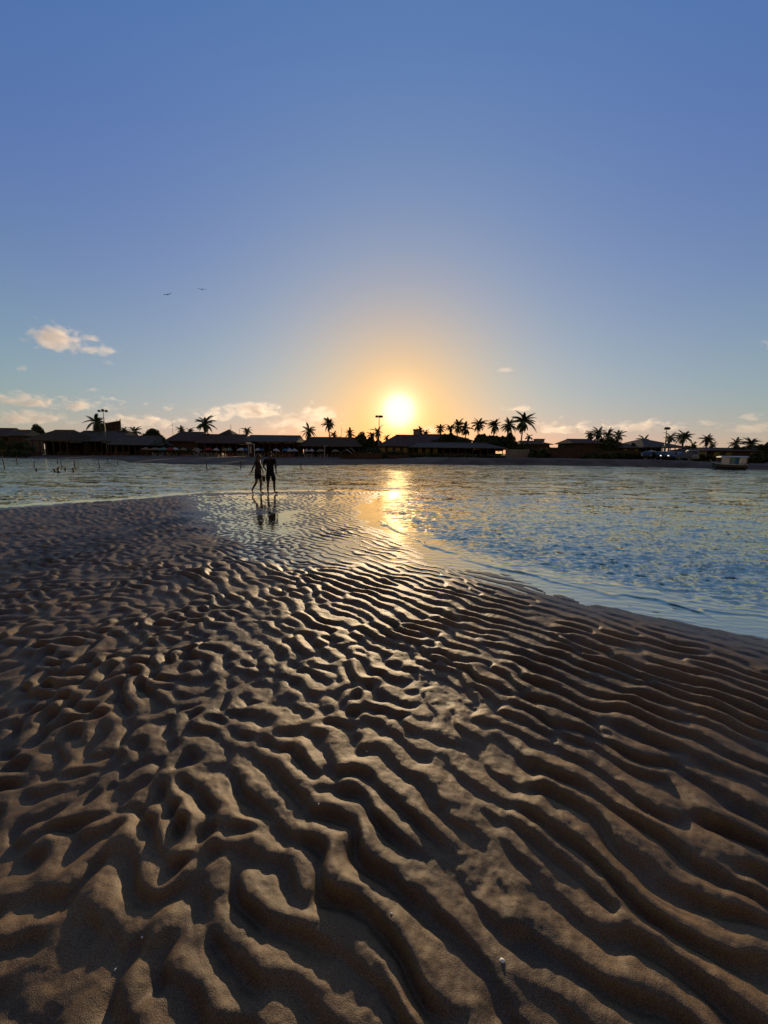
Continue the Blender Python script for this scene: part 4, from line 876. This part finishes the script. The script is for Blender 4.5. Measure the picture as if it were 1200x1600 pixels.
# the woman: side on, striding to the right, heel of the rear foot lifted
wx_, wy_ = G(405.5, 771.5)
wom = empty('person', (wx_, wy_, 0), 0, 'person with long hair and brown top, mid stride, left one of the couple', 'person', 'couple walking on the sand bar')
skin_obj('body', [
    [('pelvis', (-.03, 0, .86), (.125, .12)), ('waist', (-.025, 0, 1.02), (.092, .10)), ('chest', (0, 0, 1.22), (.105, .125)), ('uch', (.005, 0, 1.325), (.075, .10)), ('neck', (.03, 0, 1.40), .044), ('h1', (.055, 0, 1.465), (.058, .058)), ('h2', (.06, 0, 1.55), (.076, .070)), ('h3', (.052, 0, 1.61), (.055, .050))],
    [('h1', (.055, 0, 1.465), (.058, .058)), ('nose', (.142, 0, 1.51), .013)],
    [('uch', (.005, 0, 1.325), (.075, .10)), ('ls', (-.02, -.15, 1.31), .046), ('le', (-.15, -.20, 1.08), .034), ('lw', (-.245, -.19, .86), .023)],
    [('uch', (.005, 0, 1.325), (.075, .10)), ('rs', (0, .15, 1.31), .046), ('re', (.06, .20, 1.07), .034), ('rw', (.12, .20, .86), .023)],
    [('pelvis', (-.03, 0, .86), (.125, .12)), ('fh', (-.01, .075, .80), .088), ('fk', (.055, .075, .45), .054), ('fc', (.04, .075, .32), .052), ('fa', (.035, .075, .075), .032), ('ft', (.17, .08, .025), (.022, .034))],
    [('pelvis', (-.03, 0, .86), (.125, .12)), ('bh', (-.045, -.075, .80), .088), ('bk', (-.085, -.075, .46), .054), ('bc', (-.165, -.075, .345), .052), ('ba', (-.275, -.075, .155), .032), ('bt', (-.215, -.075, .025), (.030, .024))]], M_skin, wom)
hand_fingers('hand', (-.245, -.19, .86), (-.8, 0, -.6), (0, 1, 0), M_skin, wom); hand_fingers('hand', (.12, .20, .86), (.1, 0, -1), (0, 1, 0), M_skin, wom)
skin_obj('top', [[('q', (-.035, 0, .78), (.150, .150)), ('p', (-.03, 0, .86), (.158, .158)), ('w', (-.028, 0, 1.02), (.118, .125)), ('c', (0, 0, 1.21), (.125, .142)), ('u', (.005, 0, 1.32), (.088, .112))],
                 [('u', (.005, 0, 1.32), (.088, .112)), ('l', (-.03, -.155, 1.30), .058), ('le', (-.085, -.18, 1.19), .052)], [('u', (.005, 0, 1.32), (.088, .112)), ('r', (.01, .155, 1.30), .058), ('re', (.035, .18, 1.19), .052)]], M_brown, wom)
skin_obj('shorts', [[('t', (-.03, 0, .93), (.125, .13)), ('p', (-.03, 0, .84), (.150, .148)), ('f', (-.005, .08, .76), .108), ('fk', (.03, .078, .58), .094)], [('p', (-.03, 0, .84), (.150, .148)), ('b', (-.05, -.08, .76), .108), ('bk', (-.075, -.078, .58), .094)]], M_blk, wom)
skin_obj('long_hair', [[('a', (.045, 0, 1.61), (.075, .078)), ('b', (.0, 0, 1.55), (.072, .080)), ('c', (-.035, 0, 1.44), (.055, .075)), ('d', (-.055, 0, 1.32), (.045, .075)), ('e', (-.085, 0, 1.19), (.030, .055))]], M_hair, wom)
face(wom, (.06, 0, 1.54), (1, 0, 0), M_skin)
sd = empty('sandals', (wx_ + .13, wy_ + .20, .60), 0, 'pair of sandals dangling from the hand of the walking woman', 'sandals')
for k in (-1, 1):
    so_ = MB().add([(x * .035 + k * .02, k * .03 + .012 * t, z) for t in (-1, 1) for x, z in ((-.6, .12), (.7, .11), (.9, 0), (.5, -.12), (-.6, -.13), (-.9, 0))], [tuple(range(6)), tuple(range(11, 5, -1))] + [(i, (i + 1) % 6, 6 + (i + 1) % 6, 6 + i) for i in range(6)]).build('sole', M_brown, sd)
    MB().tube([(k * .03 - .04, k * .03, .05), (k * .03, k * .03 - .03 * k, .15), (k * .03 + .04, k * .03, .05)], .008, 5).build('strap', M_pink, so_)

man.scale = (1.0, 1.0, .985); wom.scale = (1.0, 1.0, .985)
# swimmers, shoulders just out of the water
def swimmer(px, by_, hpx, label, turn, back=False):
    x, y = G(px, by_); s = 1.0; r = empty('person', (x, y, -.04), turn, label, 'person', 'swimmers in the lagoon on the left')
    z0 = -.03 + (hpx - 4) * .02
    skin_obj('body', [[('b', (0, 0, z0 - .55), (.14, .10)), ('c', (0, 0, z0 - .22), (.155, .11)), ('u', (0, 0, z0 - .06), (.11, .075)), ('n', (0, 0, z0 + .03), .05), ('h1', (0, .01, z0 + .10), (.062, .07)), ('h2', (0, .01, z0 + .19), (.078, .088)), ('h3', (0, 0, z0 + .25), (.055, .06))],
                      [('u', (0, 0, z0 - .06), (.11, .075)), ('l', (-.17, 0, z0 - .07), .056), ('le', (-.30, .12, z0 - .26), .04), ('lw', (-.22, .33, z0 - .25), .028)], [('u', (0, 0, z0 - .06), (.11, .075)), ('r', (.17, 0, z0 - .07), .056), ('re', (.30, .12, z0 - .26), .04), ('rw', (.22, .33, z0 - .25), .028)],
                      [('h1', (0, .01, z0 + .10), (.062, .07)), ('nose', (0, .10, z0 + .14), .014)]], M_skin2, r)
    skin_obj('hair', [[('a', (0, -.02, z0 + .16), (.075, .06)), ('b', (0, -.005, z0 + .24), (.086, .09)), ('c', (0, 0, z0 + .285), (.055, .06))]], M_hair, r)
    face(r, (0, .01, z0 + .18), (0, 1, 0), M_skin2)
swimmer(57.5, 736, 4, 'leftmost swimmer, alone with only the head above water', 2.6); swimmer(85, 736.5, 4, 'swimmer close left of the one showing shoulders', -1.2)
swimmer(91.5, 738, 12, 'swimmer in the middle whose shoulders rise highest from the water', 2.9); swimmer(102.5, 735.5, 4, 'swimmer between the highest one and the rightmost one', 1.3)
swimmer(115, 737, 8, 'rightmost swimmer, beside the upright stake', 3.4)

# birds gliding
def bird(px, py, Y, bank, label, sc=1.0):
    c = at(px, Y, py); r = empty('seabird', c, 0, label, 'bird', 'dark seabirds gliding in the sky'); r.rotation_euler = (0, bank, 0); r.scale = (sc,) * 3
    skin_obj('body', [[('t', (0, -.42, 0), (.05, .012)), ('a', (0, -.2, 0), .05), ('b', (0, .05, 0), .085), ('n', (0, .22, .02), .045), ('h', (0, .30, .03), .045), ('k', (0, .40, .015), .012)]], M_blk, r)
    for s in (-1, 1):
        MB().add([(s * .04, .13, .03), (s * .04, -.10, .03), (s * .45, .20, .16), (s * .45, -.05, .15), (s * .78, .13, .13), (s * .78, -.04, .125), (s * 1.1, -.06, .17),
                  (s * .04, .02, .0), (s * .45, .07, .13), (s * .78, .05, .105)],
                 [(0, 2, 3, 1), (2, 4, 5, 3), (4, 6, 5), (0, 7, 8, 2), (7, 1, 3, 8), (2, 8, 9, 4), (8, 3, 5, 9), (4, 9, 6), (9, 5, 6)]).build('wing', M_blk, r)
bird(261.5, 460.5, 85, -.18, 'lower left one of the two dark birds gliding in the sky', .95); bird(315, 452.3, 90, .12, 'upper right one of the two dark birds gliding in the sky', .95)

# little shells and pale bits lying on the ripples
M_shell = mat('white_shell', (0.75, 0.72, 0.66), 0.25, 0.1, 6.0, spec=0.5)
for px, py, s, lb in ((785, 1502, 1.5, 'largest white shell bit at the lower right centre'), (180, 1515, .9, 'white shell bit near the bottom left corner'), (498, 1262, .9, 'white shell bit on a crest left of centre'), (434, 1237, .8, 'small pale shell bit above and left of the central one'),
                      (612, 1428, .9, 'pale shell bit just right of centre, low in the view'), (884, 1042, .9, 'shell bit far up the ripples right of centre'), (1016, 1260, .8, 'shell bit on the right hand ridges'), (573, 1174, .9, 'pale shell bit on the ridge right of centre, mid view'), (222, 1464, .8, 'shell speck above the bottom left bit')):
    x, y = G(px, py); z = float(ground(np.array([x]), np.array([y]))[0][0])
    for _ in range(3): x, y = G(px, py, z); z = float(ground(np.array([x]), np.array([y]))[0][0])
    g = MB(); n = 9; k = .0038 * s
    g.add([(0, 0, k * .9)] + [(math.cos(2 * PI * i / n) * k * (1.6 if i % 2 else 1.4) * .55, math.sin(2 * PI * i / n) * k * 1.3 * .55, k * .65) for i in range(n)] + [(math.cos(2 * PI * i / n) * k * (1.7 if i % 2 else 1.45), math.sin(2 * PI * i / n) * k * 1.3, 0) for i in range(n)],
          [(0, 1 + i, 1 + (i + 1) % n) for i in range(n)] + [(1 + i, 10 + i, 10 + (i + 1) % n, 1 + (i + 1) % n) for i in range(n)] + [tuple(range(n * 2, n, -1))])
    o = g.build('shell_fragment', M_shell, None, True); o.location = (x, y, z + .0002); o.rotation_euler = (.5, .1, px); tag(o, lb, 'shell', 'pale shell fragments on the ripples')

# ------------------------------------------------------------------ clouds: real volumes of droplets, kilometres away, lit by the sun
def cloud_material():
    m = bpy.data.materials.new('cloud_vapour'); m.use_nodes = True; nt = m.node_tree; nt.nodes.clear(); b = NB(nt)
    oc = b.new('ShaderNodeTexCoord').outputs['Object']; info = b.new('ShaderNodeObjectInfo')
    gp = b.new('ShaderNodeNewGeometry').outputs['Position']
    sc = b.vm('MULTIPLY', gp, (1.0, 1.0, 1.9))
    n = b.noise(sc, 0.0042, 5, 0.58, 0.4)
    n2 = b.noise(sc, 0.0018, 2, 0.5)
    rad = b.vm('LENGTH', oc)
    zz = b.new('ShaderNodeSeparateXYZ', {0: oc}).outputs[2]
    flat = b.m('MULTIPLY', b.sm(zz, -0.25, -0.75), 0.8)          # flattened base
    v = b.m('SUBTRACT', b.m('ADD', b.m('MULTIPLY', b.m('SUBTRACT', n, 0.5), 3.3), b.m('MULTIPLY', b.m('SUBTRACT', n2, 0.5), 1.2)), b.m('SUBTRACT', b.m('MULTIPLY', rad, 1.15), 0.54))
    v = b.m('SUBTRACT', v, flat)
    dens = b.m('MULTIPLY', b.sm(v, 0.0, 0.55), b.m('MULTIPLY', info.outputs['Alpha'], CLOUD_D))
    vol = b.new('ShaderNodeVolumePrincipled', {'Color': (0.97, 0.95, 0.93), 'Density': dens, 'Anisotropy': 0.55})
    nt.links.new(vol.outputs[0], b.new('ShaderNodeOutputMaterial').inputs['Volume']); return m
CLOUD_D = 0.0062
M_cloud = cloud_material()
cm = MB().ball((0, 0, 0), 1.0, 20, 12).mesh('cloud', M_cloud, True)
def cloud(px0, px1, py0, py1, Y, dens, label):
    c = at((px0 + px1) / 2, Y, (py0 + py1) / 2); w = (px1 - px0) * Y / FPX; h = (py1 - py0) * Y / FPX
    o = link('cloud', cm); o.location = c; o.scale = (w * .66, max(w * .3, h * .8), h * .72); o.color = (1, 1, 1, dens); tag(o, label, 'cloud')
for a_ in ((36, 150, 508, 558, 5200, 1.0, 'largest puffy cloud, standing alone high on the left'), (126, 200, 539, 562, 5200, .9, 'small cloud joined to the right end of the largest one'),
           (14, 42, 570, 583, 5600, .4, 'faint small cloud under the left end of the largest cloud'), (158, 184, 561, 572, 5400, .3, 'faint wisp below the small joined cloud'), (122, 162, 602, 618, 5600, .8, 'small separate cloud above the floodlight mast on the left'),
           (-60, 90, 612, 642, 6500, .9, 'low grey cloud bank at the left edge, upper layer'), (60, 190, 618, 648, 6600, .8, 'low cloud bank behind the left floodlight mast'), (-40, 120, 640, 668, 7200, .6, 'low cloud layer just above the left roofs'), (110, 290, 646, 676, 7200, .5, 'pale cloud layer between the left mast and the thin pole'),
           (214, 244, 624, 637, 6000, .8, 'small puff left of a twin, above the thin pole'), (241, 278, 629, 645, 6000, .8, 'small puff right of a twin, above the thin pole'), (298, 380, 634, 664, 6600, .8, 'peach cloud above the large drooping palm'),
           (335, 460, 621, 662, 6400, 1.0, 'bright edged cloud bank rising above the white door frame'), (452, 545, 628, 668, 6900, .6, 'golden cloud behind the two separate palms'), (380, 560, 652, 682, 7400, .4, 'thin golden cloud layer low behind the separate palms'),
           (772, 838, 632, 646, 6400, .6, 'thin streak of cloud above the tallest palm'), (776, 808, 573, 583, 6000, .35, 'tiny faint cloud high right of the sun'), (866, 888, 646, 658, 6200, .7, 'small round puff above the porch house'),
           (822, 938, 658, 684, 6800, .8, 'cloud low behind the villa and the porch house'), (946, 1062, 654, 680, 6600, .9, 'cloud with a bright top left of the right floodlight mast'), (1080, 1126, 655, 667, 6800, .5, 'faint flat cloud above the lone right palm'),
           (1146, 1200, 644, 660, 6600, .6, 'pale cloud near the right edge above the boat'), (1120, 1240, 660, 680, 7200, .4, 'thin low cloud layer at the right edge'), (1184, 1240, 528, 548, 6400, .4, 'faint cloud cut by the right edge, high above the rest'),
           (640, 700, 664, 680, 7200, .4, 'dim cloud streak just below and right of the sun')):
    cloud(*a_)
print('done', round(time.time() - T0, 1))
